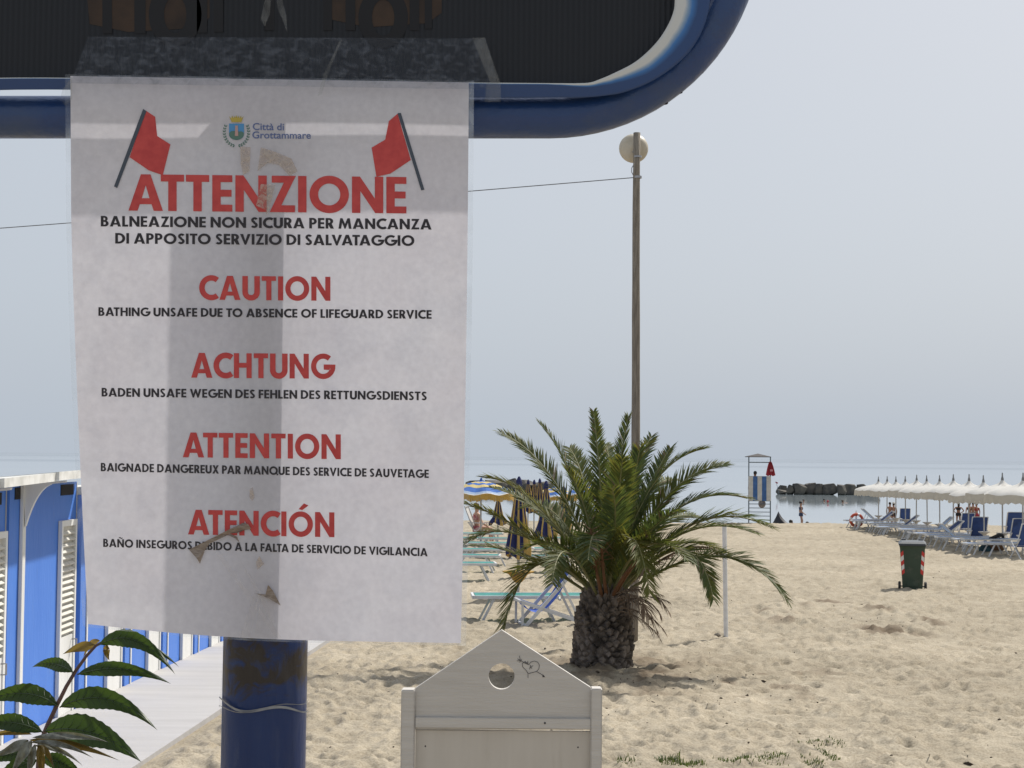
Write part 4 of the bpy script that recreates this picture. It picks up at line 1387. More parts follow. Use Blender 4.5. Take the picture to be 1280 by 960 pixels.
# heart pierced by an arrow, in pen
M_pen = mat('pen_line', (.045, .043, .05), .7, .1)
mb = MB()
Pp = lambda x, y: pl(480 + x / 4.267, 770 + y / 4.267, -.0012)
def penline(pts, r=.0009): mb.tube([Pp(*p) for p in pts], r, 4)
penline([(768, 306), (758, 290), (740, 272), (737, 255), (748, 245), (762, 248), (773, 260), (782, 246), (802, 240), (820, 246), (829, 262), (826, 282), (813, 296), (790, 302), (768, 308), (768, 330)])
penline([(710, 240), (727, 236), (748, 250), (768, 258)])
penline([(722, 212), (727, 236)]); penline([(712, 228), (727, 236)]); penline([(735, 230), (728, 242), (722, 246)])
penline([(815, 297), (835, 308), (850, 318)])
penline([(752, 240), (758, 252), (768, 250), (766, 240)])
penline([(776, 284), (782, 262), (786, 272), (795, 264)]); penline([(780, 272), (790, 280)])
mb.add([Pp(846, 310), Pp(860, 326), Pp(845, 326)], [(0, 1, 2)])
mb.build('heart_drawing', M_pen, groot)
mb = MB()
for (x, y) in ((858, 568), (220, 696), (1035, 702)):
    c = pl(480 + x / 4.267, 770 + y / 4.267, -.013 if y < 600 else .007); mb.ell(c, .004, .002, .004, 8, 5)
mb.build('screw', M_pen, groot)

# ================================================================== SAPLING IN FRONT
M_lf = leaf_mat('sapling_leaf', (.010, .024, .008), (.020, .042, .011), .20, (.10, .18, .02), 40, .4)
M_lfy = leaf_mat('young_leaf', (.10, .10, .085), (.24, .25, .22), .22, (.16, .15, .06), 160, .35)
M_lfb = leaf_mat('brown_leaf', (.07, .05, .018), (.11, .085, .025), .4, (.24, .17, .04), 60, .4)
M_vein = mat('leaf_vein', (.030, .055, .018), .5, .1)
M_stem = mat('reddish_stem', (.065, .030, .030), .45, col2=(.11, .058, .045), scale=40)
SY = 1.62
sap = thing('tree_sapling', 'green sapling with drooping pointed leaflets at the lower left corner', 'sapling', (pt(40, 960, SY).x, SY, gzf(pt(40, 960, SY).x, SY)))


def leaflet(base, ctrl, tip, wmax, tilt, mtl, dz=(0, 0), serr=.0, wpos=.38, fold=.25, name='leaf', tipdrop=0):
    """leaf blade along a curved midrib; tilt 0 = seen flat, 1 = seen nearly edge on"""
    mb = MB(); N = 26
    p0, p1, p2 = Vector(base), Vector(ctrl), Vector(tip)
    rowsv = []
    for i in range(N + 1):
        t = i / N
        c = p0 * (1 - t) ** 2 + p1 * 2 * t * (1 - t) + p2 * t * t
        d = ((p1 - p0) * (1 - t) + (p2 - p1) * t); nrm = Vector((-d.y, d.x)).normalized()
        if nrm.y > 0: nrm = -nrm                       # upward on the picture
        s = min(1, t / wpos); e = max(0, (t - wpos) / (1 - wpos))
        wd = wmax * (math.sin(s * math.pi / 2) ** .75) * (1 - e ** 1.35) ** (1.15)
        z = SY + dz[0] + (dz[1] - dz[0]) * t
        row = []
        for j in range(7):
            q = (j - 3) / 3
            ww = wd * (1 + (serr * (.3 if (i % 2) else 2.0) if abs(q) == 1 else 0))
            off = q * ww * (1 - tilt * .5)
            depth = q * ww * tilt * .0009 + fold * abs(q) * ww * .0007 * -1 + .0015 * math.sin(t * 9 + j)
            row.append(pt(c.x + nrm.x * off, c.y + nrm.y * off, z + depth))
        rowsv.append(row)
    mb.add([p for r in rowsv for p in r], [(i * 7 + j, (i + 1) * 7 + j, (i + 1) * 7 + j + 1, i * 7 + j + 1) for i in range(N) for j in range(6)])
    o = mb.build(name, mtl, sap, smooth=True)
    if wmax > 10:
        rb_ = MB(); rb_.tube([r[3] + Vector((0, -.0006, 0)) for r in rowsv[:-2]], [.0008 * (1 - .8 * i / N) for i in range(N - 1)], 5)
        for i in range(2, N - 3, 2):
            for j in (0, 6):
                k_ = min(N - 1, i + 2); e_ = rowsv[k_][j] * .8 + rowsv[i][3] * .2
                rb_.tube([rowsv[i][3] + Vector((0, -.0005, 0)), rowsv[k_][1 if j == 0 else 5] * .5 + rowsv[i][3] * .5 + Vector((0, -.0006, 0)), e_ + Vector((0, -.0005, 0))], [.0004, .0003, .0001], 4)
        rb_.build('leaf_vein', M_vein, o, org=wloc(sap), smooth=True)
    return o


def stemline(px_pts, r0, r1, dz=0, parent=None, name='stem'):
    mb = MB(); n = len(px_pts)
    mb.tube([pt(p[0], p[1], SY + dz + (p[2] if len(p) > 2 else 0)) for p in px_pts], [r0 + (r1 - r0) * i / (n - 1) for i in range(n)], 8)
    return mb.build(name, M_stem, sap, smooth=True)


stemline([(44, 1000, 0), (48, 960, 0), (50, 930, 0), (60, 905, .002), (71, 882, .004), (83, 858, .005), (95, 838, .006), (108, 820, .006), (120, 807, .005), (133, 800, .004), (146, 797, 0)], .0030, .0011)
gz0 = gzf(sap.location.x, SY)
mb = MB(); a_ = pt(44, 1000, SY); mb.tube([a_, a_ + Vector((.01, .0, -.3)), a_ + Vector((.0, .02, -.9)), (a_.x, SY, gz0 - .05)], [.0034, .005, .009, .013], 8); mb.build('trunk', M_stem, sap, smooth=True)
leaflet((124, 806), (172, 778), (219, 843), 13, .35, M_lf, (0, -.03), .05)
leaflet((132, 801), (190, 800), (224, 834), 7, .6, M_lf, (.02, .03), .05)
leaflet((120, 807), (100, 806), (78, 818), 8, .4, M_lfb, (.01, .03))
leaflet((125, 801), (112, 800), (104, 822), 5, .4, M_lfb, (.02, .05))
leaflet((134, 806), (131, 815), (137, 826), 5, .2, M_lfb, (.01, .015))
leaflet((91, 840), (66, 822), (40, 834), 11, .45, M_lf, (0, .04), .05)
leaflet((97, 843), (155, 824), (214, 855), 11.5, .4, M_lf, (0, -.02), .04)
leaflet((72, 882), (28, 850), (-32, 884), 15, .35, M_lf, (0, .03), .05)
leaflet((75, 884), (135, 850), (197, 913), 16.5, .35, M_lf, (0, -.03), .05)
leaflet((53, 915), (5, 890), (-40, 915), 14, .4, M_lf, (0, .03), .05)
leaflet((56, 914), (118, 900), (177, 953), 23, .3, M_lf, (0, -.06), .05)
leaflet((40, 922), (100, 915), (136, 928), 6.5, .5, M_lfy, (-.04, -.05))
leaflet((36, 925), (90, 925), (150, 951), 7, .5, M_lfb, (-.03, -.05))
leaflet((38, 928), (80, 925), (117, 948), 5, .4, M_lfy, (-.04, -.06))
leaflet((42, 932), (78, 932), (104, 958), 4.5, .4, M_lfy, (-.04, -.06))
leaflet((36, 925), (16, 935), (-10, 948), 8, .4, M_lfy, (-.04, -.05))
leaflet((40, 926), (28, 940), (12, 972), 8, .3, M_lfy, (-.05, -.06))
leaflet((44, 930), (38, 950), (34, 975), 6, .3, M_lfy, (-.05, -.06))
leaflet((48, 932), (60, 936), (68, 962), 5, .3, M_lfb, (-.05, -.06))
leaflet((48, 932), (52, 950), (54, 980), 6, .2, M_lfb, (-.05, -.06))
leaflet((44, 945), (10, 935), (-30, 960), 11, .4, M_lf, (.02, .04), .05)
leaflet((50, 950), (80, 945), (110, 980), 12, .3, M_lf, (.02, .0), .05)
leaflet((46, 950), (20, 955), (-20, 990), 13, .3, M_lf, (.01, .0), .05)
leaflet((40, 918), (10, 910), (-30, 925), 5, .5, M_lfb, (.0, .02))

# ================================================================== PEOPLE
M_skin = mat('tanned_skin', (.30, .155, .095), .55, col2=(.36, .19, .12), scale=6)
M_skin2 = mat('fair_skin', (.46, .27, .19), .55, col2=(.52, .31, .22), scale=6)
M_hair = mat('dark_hair', (.018, .013, .011), .6, .3)
M_hair2 = mat('brown_hair', (.06, .038, .022), .6, .3)
M_swnavy = mat('navy_swimwear', (.02, .03, .07), .6, .2)
M_swred = mat('red_cloth', (.35, .03, .045), .7, .2)
M_swpink = mat('patterned_red_cloth', (.32, .05, .07), .8, col2=(.60, .42, .42), scale=14)
M_swblk = mat('black_cloth', (.015, .015, .017), .8, .2)
M_hat = mat('pale_hat', (.55, .52, .46), .8, .1)


def skin_mesh(J, E, name):
    me = bpy.data.meshes.new(name)
    ks = list(J)
    me.from_pydata([J[k][0] for k in ks], [(ks.index(a), ks.index(b)) for a, b in E], [])
    ob = bpy.data.objects.new('tmp', me); COL.objects.link(ob)
    md = ob.modifiers.new('s', 'SKIN'); md.use_smooth_shade = True
    sv = me.skin_vertices[0].data if me.skin_vertices else None
    if sv is None:
        bpy.context.view_layer.objects.active = ob
        ob.data.skin_vertices
    for i, k in enumerate(ks):
        r = J[k][1]
        me.skin_vertices[0].data[i].radius = (r, r) if not isinstance(r, tuple) else r
        me.skin_vertices[0].data[i].use_root = (k == 'pelvis')
    ob.modifiers.new('u', 'SUBSURF').levels = 1
    ob.modifiers['u'].render_levels = 1
    dg = bpy.context.evaluated_depsgraph_get()
    out = bpy.data.meshes.new_from_object(ob.evaluated_get(dg))
    out.name = name
    bpy.data.objects.remove(ob)
    out.polygons.foreach_set('use_smooth', [True] * len(out.polygons))
    return out


EDG = [('pelvis', 'belly'), ('belly', 'chest'), ('chest', 'neck'), ('neck', 'jaw'), ('jaw', 'skull'), ('skull', 'crown'), ('jaw', 'nose')]
for s in 'LR':
    EDG += [('pelvis', 'hip' + s), ('hip' + s, 'knee' + s), ('knee' + s, 'ankle' + s), ('ankle' + s, 'toe' + s),
            ('chest', 'sho' + s), ('sho' + s, 'elb' + s), ('elb' + s, 'wri' + s), ('wri' + s, 'fin' + s), ('wri' + s, 'thu' + s)]


def body(pose):
    """pose: standing, hands_on_hip, wading, sitting; the person faces -y"""
    J = dict(pelvis=((0, 0, .94), (.135, .10)), belly=((0, .0, 1.08), (.118, .085)), chest=((0, .005, 1.30), (.135, .10)), neck=((0, .01, 1.46), .05),
             jaw=((0, -.015, 1.55), (.058, .066)), skull=((0, .005, 1.63), (.075, .088)), crown=((0, .01, 1.69), (.055, .062)), nose=((0, -.105, 1.585), .012))
    for s, k in (('L', 1), ('R', -1)):
        J['hip' + s] = ((.095 * k, 0, .86), .088); J['knee' + s] = ((.105 * k, -.01, .48), .055); J['ankle' + s] = ((.11 * k, .02, .08), .036); J['toe' + s] = ((.125 * k, -.13, .03), .032)
        J['sho' + s] = ((.185 * k, .01, 1.39), .055); J['elb' + s] = ((.24 * k, .03, 1.11), .040); J['wri' + s] = ((.25 * k, -.04, .86), .027); J['fin' + s] = ((.245 * k, -.07, .72), .022); J['thu' + s] = ((.225 * k, -.085, .81), .011)
    if pose == 'hands_on_hip':
        for s, k in (('L', 1), ('R', -1)):
            J['elb' + s] = ((.36 * k, .08, 1.14), .040); J['wri' + s] = ((.20 * k, -.04, 1.0), .027); J['fin' + s] = ((.13 * k, -.10, .97), .020); J['thu' + s] = ((.17 * k, .03, 1.02), .011)
    if pose == 'wading':
        J['kneeL'] = ((.10, -.13, .50), .055); J['ankleL'] = ((.11, -.05, .10), .036); J['toeL'] = ((.12, -.19, .04), .032)
        J['wriR'] = ((-.24, -.17, .93), .027); J['finR'] = ((-.23, -.28, .87), .022); J['thuR'] = ((-.20, -.22, .93), .011)
    if pose == 'sitting':
        d = .94 - .50
        for k in ('pelvis', 'belly', 'chest', 'neck', 'jaw', 'skull', 'crown', 'nose'):
            p, r = J[k]; J[k] = ((p[0], p[1], p[2] - d), r)
        for s, k in (('L', 1), ('R', -1)):
            for q in ('sho', 'elb', 'wri', 'fin', 'thu'):
                p, r = J[q + s]; J[q + s] = ((p[0], p[1] - (.12 if q == 'elb' else .30 if q in ('wri', 'fin', 'thu') else 0), p[2] - d + (.10 if q in ('wri', 'fin', 'thu') else 0)), r)
            J['hip' + s] = ((.10 * k, -.05, .50), .088); J['knee' + s] = ((.12 * k, -.46, .50), .058); J['ankle' + s] = ((.12 * k, -.50, .08), .038); J['toe' + s] = ((.13 * k, -.65, .03), .032)
    return J


BODY = {p: skin_mesh(body(p), EDG, 'body') for p in ('standing', 'hands_on_hip', 'wading', 'sitting')}


def cloth_band(J, rows, m, name, parent, n=14):
    """swimwear or shirt: a band round the trunk; rows of (z, rx, ry, cy)"""
    mb = MB()
    vs = []
    for (z, rx, ry, cy) in rows:
        vs += [(rx * math.cos(2 * math.pi * k / n), cy + ry * math.sin(2 * math.pi * k / n), z) for k in range(n)]
    mb.add(vs, [(i * n + k, i * n + (k + 1) % n, (i + 1) * n + (k + 1) % n, (i + 1) * n + k) for i in range(len(rows) - 1) for k in range(n)])
    o = mb.build(name, m, parent, (0, 0, 0), smooth=True)
    return o


def person(pose, loc, rz, label, skin, hair, bottom, top=None, hat=None, scale=1.0, long_hair=False, group='bathers'):
    r = thing('person', label, 'person', loc, rz, group)
    r.scale = (scale,) * 3
    me = BODY[pose].copy(); me.materials.clear(); me.materials.append(skin)
    b = bpy.data.objects.new('body', me); COL.objects.link(b); b.parent = r
    dz = -.44 if pose == 'sitting' else 0
    mb = MB(); mb.ell((0, .022, 1.655 + dz), .092, .102, .098, 12, 8)
    if long_hair: mb.ell((0, .075, 1.54 + dz), .08, .055, .17, 10, 8)
    mb.build('hair', hair, r, (0, 0, 0), smooth=True)
    if hat:
        mb = MB(); mb.lathe([(.18, 0), (.16, .015), (.10, .02), (.095, .09), (.05, .115), (.001, .12)], 16, (0, .01, 1.66 + dz)); mb.build('hat', hat, r, (0, 0, 0), smooth=True)
    if bottom: cloth_band(None, [(.80 + dz, .19, .125, 0), (.88 + dz, .20, .135, 0), (.98 + dz, .165, .122, 0), (1.01 + dz, .15, .112, 0)], bottom, 'swimwear', r)
    if top: cloth_band(None, [(1.20 + dz, .155, .115, 0), (1.28 + dz, .175, .130, 0), (1.36 + dz, .17, .125, .005)], top, 'swim_top', r)
    return r


def shore(px, py_head, Y, h=1.70):
    """standing place at depth Y such that a person of height h has the crown of the head at the pixel"""
    p = pt(px, py_head, Y)
    return p


def stand(pose, px, py_head, Y, rz, label, *a, **k):
    p = pt(px, py_head, Y)
    g = gzf(p.x, Y)
    sc = max(.75, min(1.12, (p.z - g) / 1.76))
    person(pose, (p.x, Y, g), rz, label, *a, scale=sc, **k)


stand('wading', 1001.2, 626, 90, rad(95), 'woman in a dark bikini wading ankle deep at the shore, seen from the side', M_skin, M_hair, M_swnavy, M_swnavy)
stand('standing', 1112.5, 630.5, 84, rad(150), 'bareheaded tanned person standing beside the one in a pale hat, under the umbrellas', M_skin, M_hair, M_swnavy)
stand('standing', 1117, 629.5, 84.5, rad(200), 'tanned person in a pale hat standing among the first umbrellas', M_skin, M_hair, M_swblk, hat=M_hat)
stand('hands_on_hip', 1198, 629, 83.5, rad(180), 'woman in dark swimsuit with hand on hip standing alone under the white umbrellas', M_skin, M_hair, M_swblk, M_swblk, long_hair=True)
stand('standing', 1212, 630, 83.5, rad(160), 'leftmost of the three standing close together under the umbrellas, in black swimsuit', M_skin2, M_hair2, M_swblk, M_swblk)
stand('hands_on_hip', 1216.3, 629, 83, rad(200), 'middle bather of the close group under the white umbrellas', M_skin, M_hair, M_swnavy)
stand('standing', 1220.5, 629.5, 84.2, rad(190), 'rightmost standing bather of the close group, in red', M_skin, M_hair, M_swred, M_swred)
# swimmers: only the heads and shoulders show
for i, (px, py, rz, lab, hr) in enumerate(((1004.5, 624, 0, 'swimmer whose head shows just behind the wading woman', M_hair), (1030.3, 623.5, 30, 'dark haired swimmer left of the one in a red cap', M_hair),
                                           (1034.6, 625.3, 200, 'swimmer with red cap in the calm water before the breakwater', M_swred), (1053.5, 625, 90, 'swimmer on the right with an arm stretched out left', M_hair2),
                                           (1009.5, 652, 40, 'bather whose head shows above the shore edge right of the wading woman', M_hair))):
    d = ray(px, py)
    Y = -CAMZ / d.z * d.y * .93 if py < 640 else 88
    p = pt(px, py, Y)
    sw = person('standing', (p.x, Y, p.z - 1.74), rad(rz), lab, M_skin, hr, None)
    if i == 3:
        mb = MB(); mb.tube([(.16, 0, 1.40), (.30, -.35, 1.47), (.34, -.62, 1.44), (.34, -.78, 1.42)], [.05, .04, .03, .02], 8); mb.build('arm', M_skin, sw, (0, 0, 0), smooth=True)

# ================================================================== LIFEGUARD TOWER
M_tmetal = mat('tower_tubing', (.10, .13, .15), .5, .2, metal=.3)
M_tblue = mat('blue_canvas', (.045, .12, .30), .8, .15)
M_twhite = mat('white_canvas', (.50, .49, .46), .8, .1)
TY = 78.5
tb = pt(949.5, 656, TY); tg = gzf(tb.x, TY)
tower = thing('lifeguard_tower', 'tall lifeguard chair with blue and white striped canvas and ladder', 'lifeguard tower', (tb.x, TY, tg))
P = lambda px, py, d=0: pt(px, py, TY) + Vector((0, d, 0))
k = TY / F
mb = MB()
topz = P(949, 571).z; rl = P(949, 578).z
xl, xr = P(936, 600).x, P(963, 600).x
for x in (xl, xr):
    for d, lean in ((0, 0), (1.1, .0)):
        xq = x * (1 + d / TY); mb.tube([(xq, TY + d, tg - .1), (xq, TY + d, topz)], .028, 8)
for z in (rl, P(949, 596).z, P(949, 626).z, topz):
    mb.tube([(xl, TY, z), (xr, TY, z)], .022, 8); mb.tube([(xl * (1 + 1.1 / TY), TY + 1.1, z), (xr * (1 + 1.1 / TY), TY + 1.1, z)], .022, 8)
    for x in (xl, xr): mb.tube([(x, TY, z), (x * (1 + 1.1 / TY), TY + 1.1, z)], .02, 8)
mb.build('frame', M_tmetal, tower)
mb = MB()
for py in (630, 635, 640, 645, 650): z = P(949, py).z; mb.tube([(xl, TY, z), (xr, TY, z)], .018, 8)
mb.build('ladder', M_tmetal, tower)
za, zb_ = P(949, 595.5).z, P(949, 626).z
n_ = 5; wd_ = (xr - xl + .04) / n_
for i in range(n_):
    mb = MB()
    mb.box(xl - .02 + wd_ * i + .001, xl - .02 + wd_ * (i + 1) - .001, TY - .05, TY - .035, zb_, za)
    mb.build('canvas_stripe', M_tblue if i in (1, 3) else M_twhite, tower)
mb = MB()
ap = Vector(((xl + xr) / 2, TY + .55, topz + .16))
c4 = [Vector((xl - .03, TY - .05, topz + .01)), Vector((xr + .03, TY - .05, topz + .01)), Vector((xr + .03, TY + 1.15, topz + .01)), Vector((xl - .03, TY + 1.15, topz + .01))]
mb.add(c4 + [ap] + [c - Vector((0, 0, .03)) for c in c4], [(0, 1, 4), (1, 2, 4), (2, 3, 4), (3, 0, 4), (8, 7, 6, 5), (0, 5, 6, 1), (1, 6, 7, 2), (2, 7, 8, 3), (3, 8, 5, 0)])
mb.build('canopy', mat('grey_canopy', (.035, .03, .032), .8), tower)
sz = P(949, 620).z
mb = MB(); mb.box(xl + .04, xr - .04, TY + .15, TY + .95, sz - .05, sz); mb.build('seat', M_twhite, tower)
hd = P(946, 590)
person('sitting', (hd.x, TY + .55, P(946, 589).z - 1.30), rad(185), 'lifeguard seen from behind in the tower, dark head above the striped canvas', M_skin, M_hair, M_swred, M_swred)
# pale sack hanging below the canvas
mb = MB()
sp = P(953.5, 630)
mb.lathe([(.03, .18), (.17, .10), (.19, -.02), (.14, -.14), (.05, -.20)], 14, (sp.x, TY + .25, sp.z))
o = mb.build('sack', mat('pale_sack', (.40, .36, .34), .8, col2=(.16, .13, .13), scale=4), org=(sp.x, TY + .25, sp.z), smooth=True); tag(o, 'pale sack hanging under the seat of the lifeguard tower', 'sack')
# red cloth hung from the right post
mb = MB()
cl = []
for i in range(13):
    t = i / 12
    w0 = .05 + .24 * t ** .7
    py = 577 + 17.5 * t
    c = P(962.5 + .3 * t, py)
    row = []
    for j in range(9):
        q = j / 8 - .5
        row.append((c.x + q * 2 * w0 * .80, TY - .10 - .05 * math.sin(q * 14 + t), c.z + .03 * math.cos(q * 12) * t))
    cl.append(row)
mb.add([p for r in cl for p in r] + [(p[0], p[1] + .02, p[2]) for r in cl for p in r],
       [(i * 9 + j, i * 9 + j + 1, (i + 1) * 9 + j + 1, (i + 1) * 9 + j) for i in range(12) for j in range(8)] + [(117 + i * 9 + j, 117 + (i + 1) * 9 + j, 117 + (i + 1) * 9 + j + 1, 117 + i * 9 + j + 1) for i in range(12) for j in range(8)])
o = mb.build('red_flag', mat('red_flag_cloth', (.33, .03, .045), .8, .15, trans=.25), smooth=True); tag(o, 'red warning flag hanging from the lifeguard tower', 'flag')
mb = MB(); c = P(963.6, 588, -.18); mb.box(c.x - .07, c.x + .07, c.y, c.y + .004, c.z - .05, c.z + .05)
pw = mb.build('printed_patch', mat('pale_print', (.50, .22, .25), .8), o)

# red pennant near the rocks
py_ = 166
a_, b_ = pt(975, 610, py_), pt(969.5, 602, py_)
mb = MB(); mb.tube([(a_.x, py_, -.3), (b_.x + .05, py_, b_.z)], .02, 6)
fr = thing('marker_flag', 'tiny red pennant on a thin staff left of the breakwater', 'flag', (a_.x, py_, 0))
mb.build('staff', M_tmetal, fr)
mb = MB(); mb.extrude_poly([(b_.x, py_, b_.z + .02), (b_.x + .28, py_, b_.z - .12), (b_.x + .18, py_, b_.z - .22), (b_.x - .02, py_, b_.z - .13)], (0, .01, 0)); mb.build('pennant', M_swred, fr)

# dark peaked heap at the water's edge
HYd = 77.6
hb = pt(978, 657, HYd)
mb = MB()
rings = []
n = 24
apx = pt(973, 639, HYd); g0 = gzf(hb.x, HYd) - .03
lo_l, lo_r = pt(965, 657, HYd).x, pt(992, 657, HYd).x
for i in range(11):
    t = i / 10                                  # 0 base, 1 peak
    l_ = lo_l + (apx.x - lo_l) * t ** .8; r_ = lo_r + (apx.x - lo_r) * (t ** .42)
    z = g0 + (apx.z - g0) * t
    rings.append([((l_ + r_) / 2 + (r_ - l_) / 2 * math.cos(2 * math.pi * k / n) * (1 + .05 * math.sin(k * 2.1 + i)), HYd + .42 * (1 - t) ** .8 * math.sin(2 * math.pi * k / n) * (1 + .1 * math.sin(k * 1.3 + i * .7)), z) for k in range(n)])
mb.add([p for r in rings for p in r], [(i * n + k, i * n + (k + 1) % n, (i + 1) * n + (k + 1) % n, (i + 1) * n + k) for i in range(10) for k in range(n)])
o = mb.build('covered_heap', mat('black_tarpaulin', (.012, .013, .018), .6, .3, bump=.4, bscale=6), org=(hb.x, HYd, g0), smooth=True)
tag(o, 'black peaked cloth heap on the sand beside the lifeguard tower', 'cloth heap')
lp = pt(990, 652, 78.0)
person('sitting', (lp.x, 78.2, lp.z - 1.22), rad(100), 'person lying low with dark head at the right end of the black heap', M_skin2, M_hair, M_swblk)

# ================================================================== LIFEBUOY
M_buoy = mat('orange_buoy', (.50, .075, .03), .5, .15)
M_bwhite = mat('white_buoy_band', (.62, .60, .57), .5, .1)
LYb = 70.5
c = pt(1070.2, 650.2, LYb)
root = thing('lifebuoy_stand', 'orange ring lifebuoy hung on a short white post', 'lifebuoy', (c.x, LYb, gzf(c.x, LYb)))
R_ = .26
mb = MB()
N = 40
pts = [(c.x + R_ * math.cos(2 * math.pi * k / N), LYb - .09, c.z + R_ * math.sin(2 * math.pi * k / N)) for k in range(N)]
mb.tube(pts, .062, 10, closed=True)
for i in range(N):
    if i % 10 in (7, 8):
        for q in range(10): mb.m[i * 10 + q] = 1
mb.build('ring', [M_buoy, M_bwhite], root, smooth=True)
mb = MB(); t = pt(1070, 638, LYb); mb.tube([(c.x, LYb, gzf(c.x, LYb) - .2), (c.x, LYb, t.z - .1), (c.x, LYb, t.z)], [.04, .035, .015], 8); mb.build('post', M_wpost, root)

# ================================================================== WHEELED BIN
M_bin = mat('dark_green_bin', (.022, .045, .027), .5, col2=(.030, .055, .035), scale=6, dirt=.5, dscale=5, dcol=(.09, .09, .07))
M_lid = mat('grey_lid', (.035, .045, .055), .38, col2=(.05, .06, .072), scale=8)
M_tyre = mat('black_rubber', (.012, .012, .012), .7, .2)
M_stripr = mat('red_reflector', (.55, .035, .03), .4, .1)
M_stripw = mat('white_reflector', (.68, .67, .64), .4, .1)
bb = gp(1140.5, 736.5)
s_ = bb.y / F                                   # metres per photo pixel there
bz = gzr(bb.x, bb.y) - .01
bn = thing('wheeled_bin', 'dark green wheeled rubbish bin with red and white corner reflectors', 'wheeled bin', (bb.x, bb.y, bz), rad(-13))
HB = 56 * s_                                    # up to the rim


def taper(z): t = z / HB; return .178 + (.232 - .178) * t, .205 + (.265 - .205) * t


mb = MB()
rowsv = []
for z in (.05, .12, .3, .5, .7, HB - .06, HB):
    a, b = taper(z); r = .035
    if z == HB: a += .012; b += .012
    row = []
    for (sx, sy, a0) in ((1, 1, 0), (-1, 1, 90), (-1, -1, 180), (1, -1, 270)):
        for q in range(4):
            an = rad(a0 + 30 * q)
            row.append((sx * (a - r) + r * math.cos(an), sy * (b - r) + r * math.sin(an), z))
    rowsv.append(row)
nn = 16
mb.add([p for r in rowsv for p in r], [(i * nn + q, i * nn + (q + 1) % nn, (i + 1) * nn + (q + 1) % nn, (i + 1) * nn + q) for i in range(len(rowsv) - 1) for q in range(nn)] + [tuple(reversed(range(nn))), tuple(range((len(rowsv) - 1) * nn, len(rowsv) * nn))])
a, b = taper(.14)
mb.box(-.10, .10, -b - .012, -b + .01, .10, .20)       # foot grip
mb.box(-.16, .16, -.23, .20, .02, .06)
mb.build('body', M_bin, bn, (0, 0, 0))
mb = MB()
L0 = HB + .004
mb.add([(-.255, -.31, L0), (.255, -.31, L0), (.255, .30, L0 + .0), (-.255, .30, L0),
        (-.255, -.31, L0 + .035), (.255, -.31, L0 + .035), (.255, .30, L0 + .055), (-.255, .30, L0 + .055),
        (-.20, -.22, L0 + .072), (.20, -.22, L0 + .072), (.20, .22, L0 + .085), (-.20, .22, L0 + .085)],
       [(3, 2, 1, 0), (0, 1, 5, 4), (1, 2, 6, 5), (2, 3, 7, 6), (3, 0, 4, 7), (4, 5, 9, 8), (5, 6, 10, 9), (6, 7, 11, 10), (7, 4, 8, 11), (8, 9, 10, 11)])
lid = mb.build('lid', M_lid, bn, (0, 0, 0), bevel=.012)
mb = MB(); mb.box(-.20, -.12, .20, .33, L0 + .06, L0 + .105); mb.box(.12, .20, .20, .33, L0 + .06, L0 + .105); mb.tube([(-.22, .33, L0 + .06), (.22, .33, L0 + .06)], .016, 8)
mb.build('handle', M_lid, lid, (0, 0, 0))
for sx in (-1, 1):
    mb = MB()
    x = sx * .238
    cy = -.12
    n = 22
    for w0, w1 in ((x - .024, x + .024),):
        o0 = len(mb.v)
        for (r, xx) in ((.03, w0), (.075, w0), (.09, w0 + .010), (.09, w1 - .010), (.075, w1), (.03, w1)):
            for q in range(n): an = 2 * math.pi * q / n; mb.v.append((xx, cy + r * math.cos(an), .088 + r * math.sin(an)))
        for i in range(5):
            for q in range(n):
                mb.f.append((o0 + i * n + q, o0 + i * n + (q + 1) % n, o0 + (i + 1) * n + (q + 1) % n, o0 + (i + 1) * n + q)); mb.m.append(0)
        mb.f.append(tuple(o0 + q for q in range(n))); mb.m.append(0); mb.f.append(tuple(o0 + 5 * n + q for q in range(n))); mb.m.append(0)
    mb.build('wheel', M_tyre, bn, (0, 0, 0))
mb = MB(); mb.tube([(-.22, -.12, .088), (.22, -.12, .088)], .012, 8); mb.build('axle', M_tmetal, bn, (0, 0, 0))
for sx in (-1, 1):
    mb = MB()
    z0, z1 = .30, .72
    nb = 5
    for i in range(nb):
        za = z0 + (z1 - z0) * i / nb; zb2 = z0 + (z1 - z0) * (i + 1) / nb
        mb.k = (i + 0) % 2
        def fp(u, z):
            a, b = taper(max(z, .05)); return (sx * (a - .004 - .052 * u), -b - .0022, z)
        sk = .045
        if i < nb:
            mb.add([fp(0, za - sk * 0), fp(1, za + sk), fp(1, zb2 + sk), fp(0, zb2)], [(0, 1, 2, 3)])
        def sp_(v, z):
            a, b = taper(max(z, .05)); return (sx * (a + .0022), -b + .01 + .09 * v, z)
        mb.add([sp_(0, za), sp_(1, za + sk), sp_(1, zb2 + sk), sp_(0, zb2)], [(0, 1, 2, 3)])
    mb.build('reflector', [M_stripr, M_stripw], bn, (0, 0, 0))

# ================================================================== WHITE UMBRELLA ROW
M_uwhite = mat('white_canvas_top', (.66, .65, .62), .85, col2=(.71, .70, .67), scale=3, trans=.32, dirt=.35, dscale=3, dcol=(.5, .46, .38))
M_uval = mat('shaded_valance', (.56, .53, .46), .85, .06, trans=.30)  # beige of shade and light through the cloth put into the valance colour
M_upole = mat('pale_pole', (.42, .42, .42), .5, .1)
M_utray = mat('white_tray', (.62, .60, .58), .5, .08)
M_finial = mat('dark_finial', (.17, .17, .17), .6, .2)


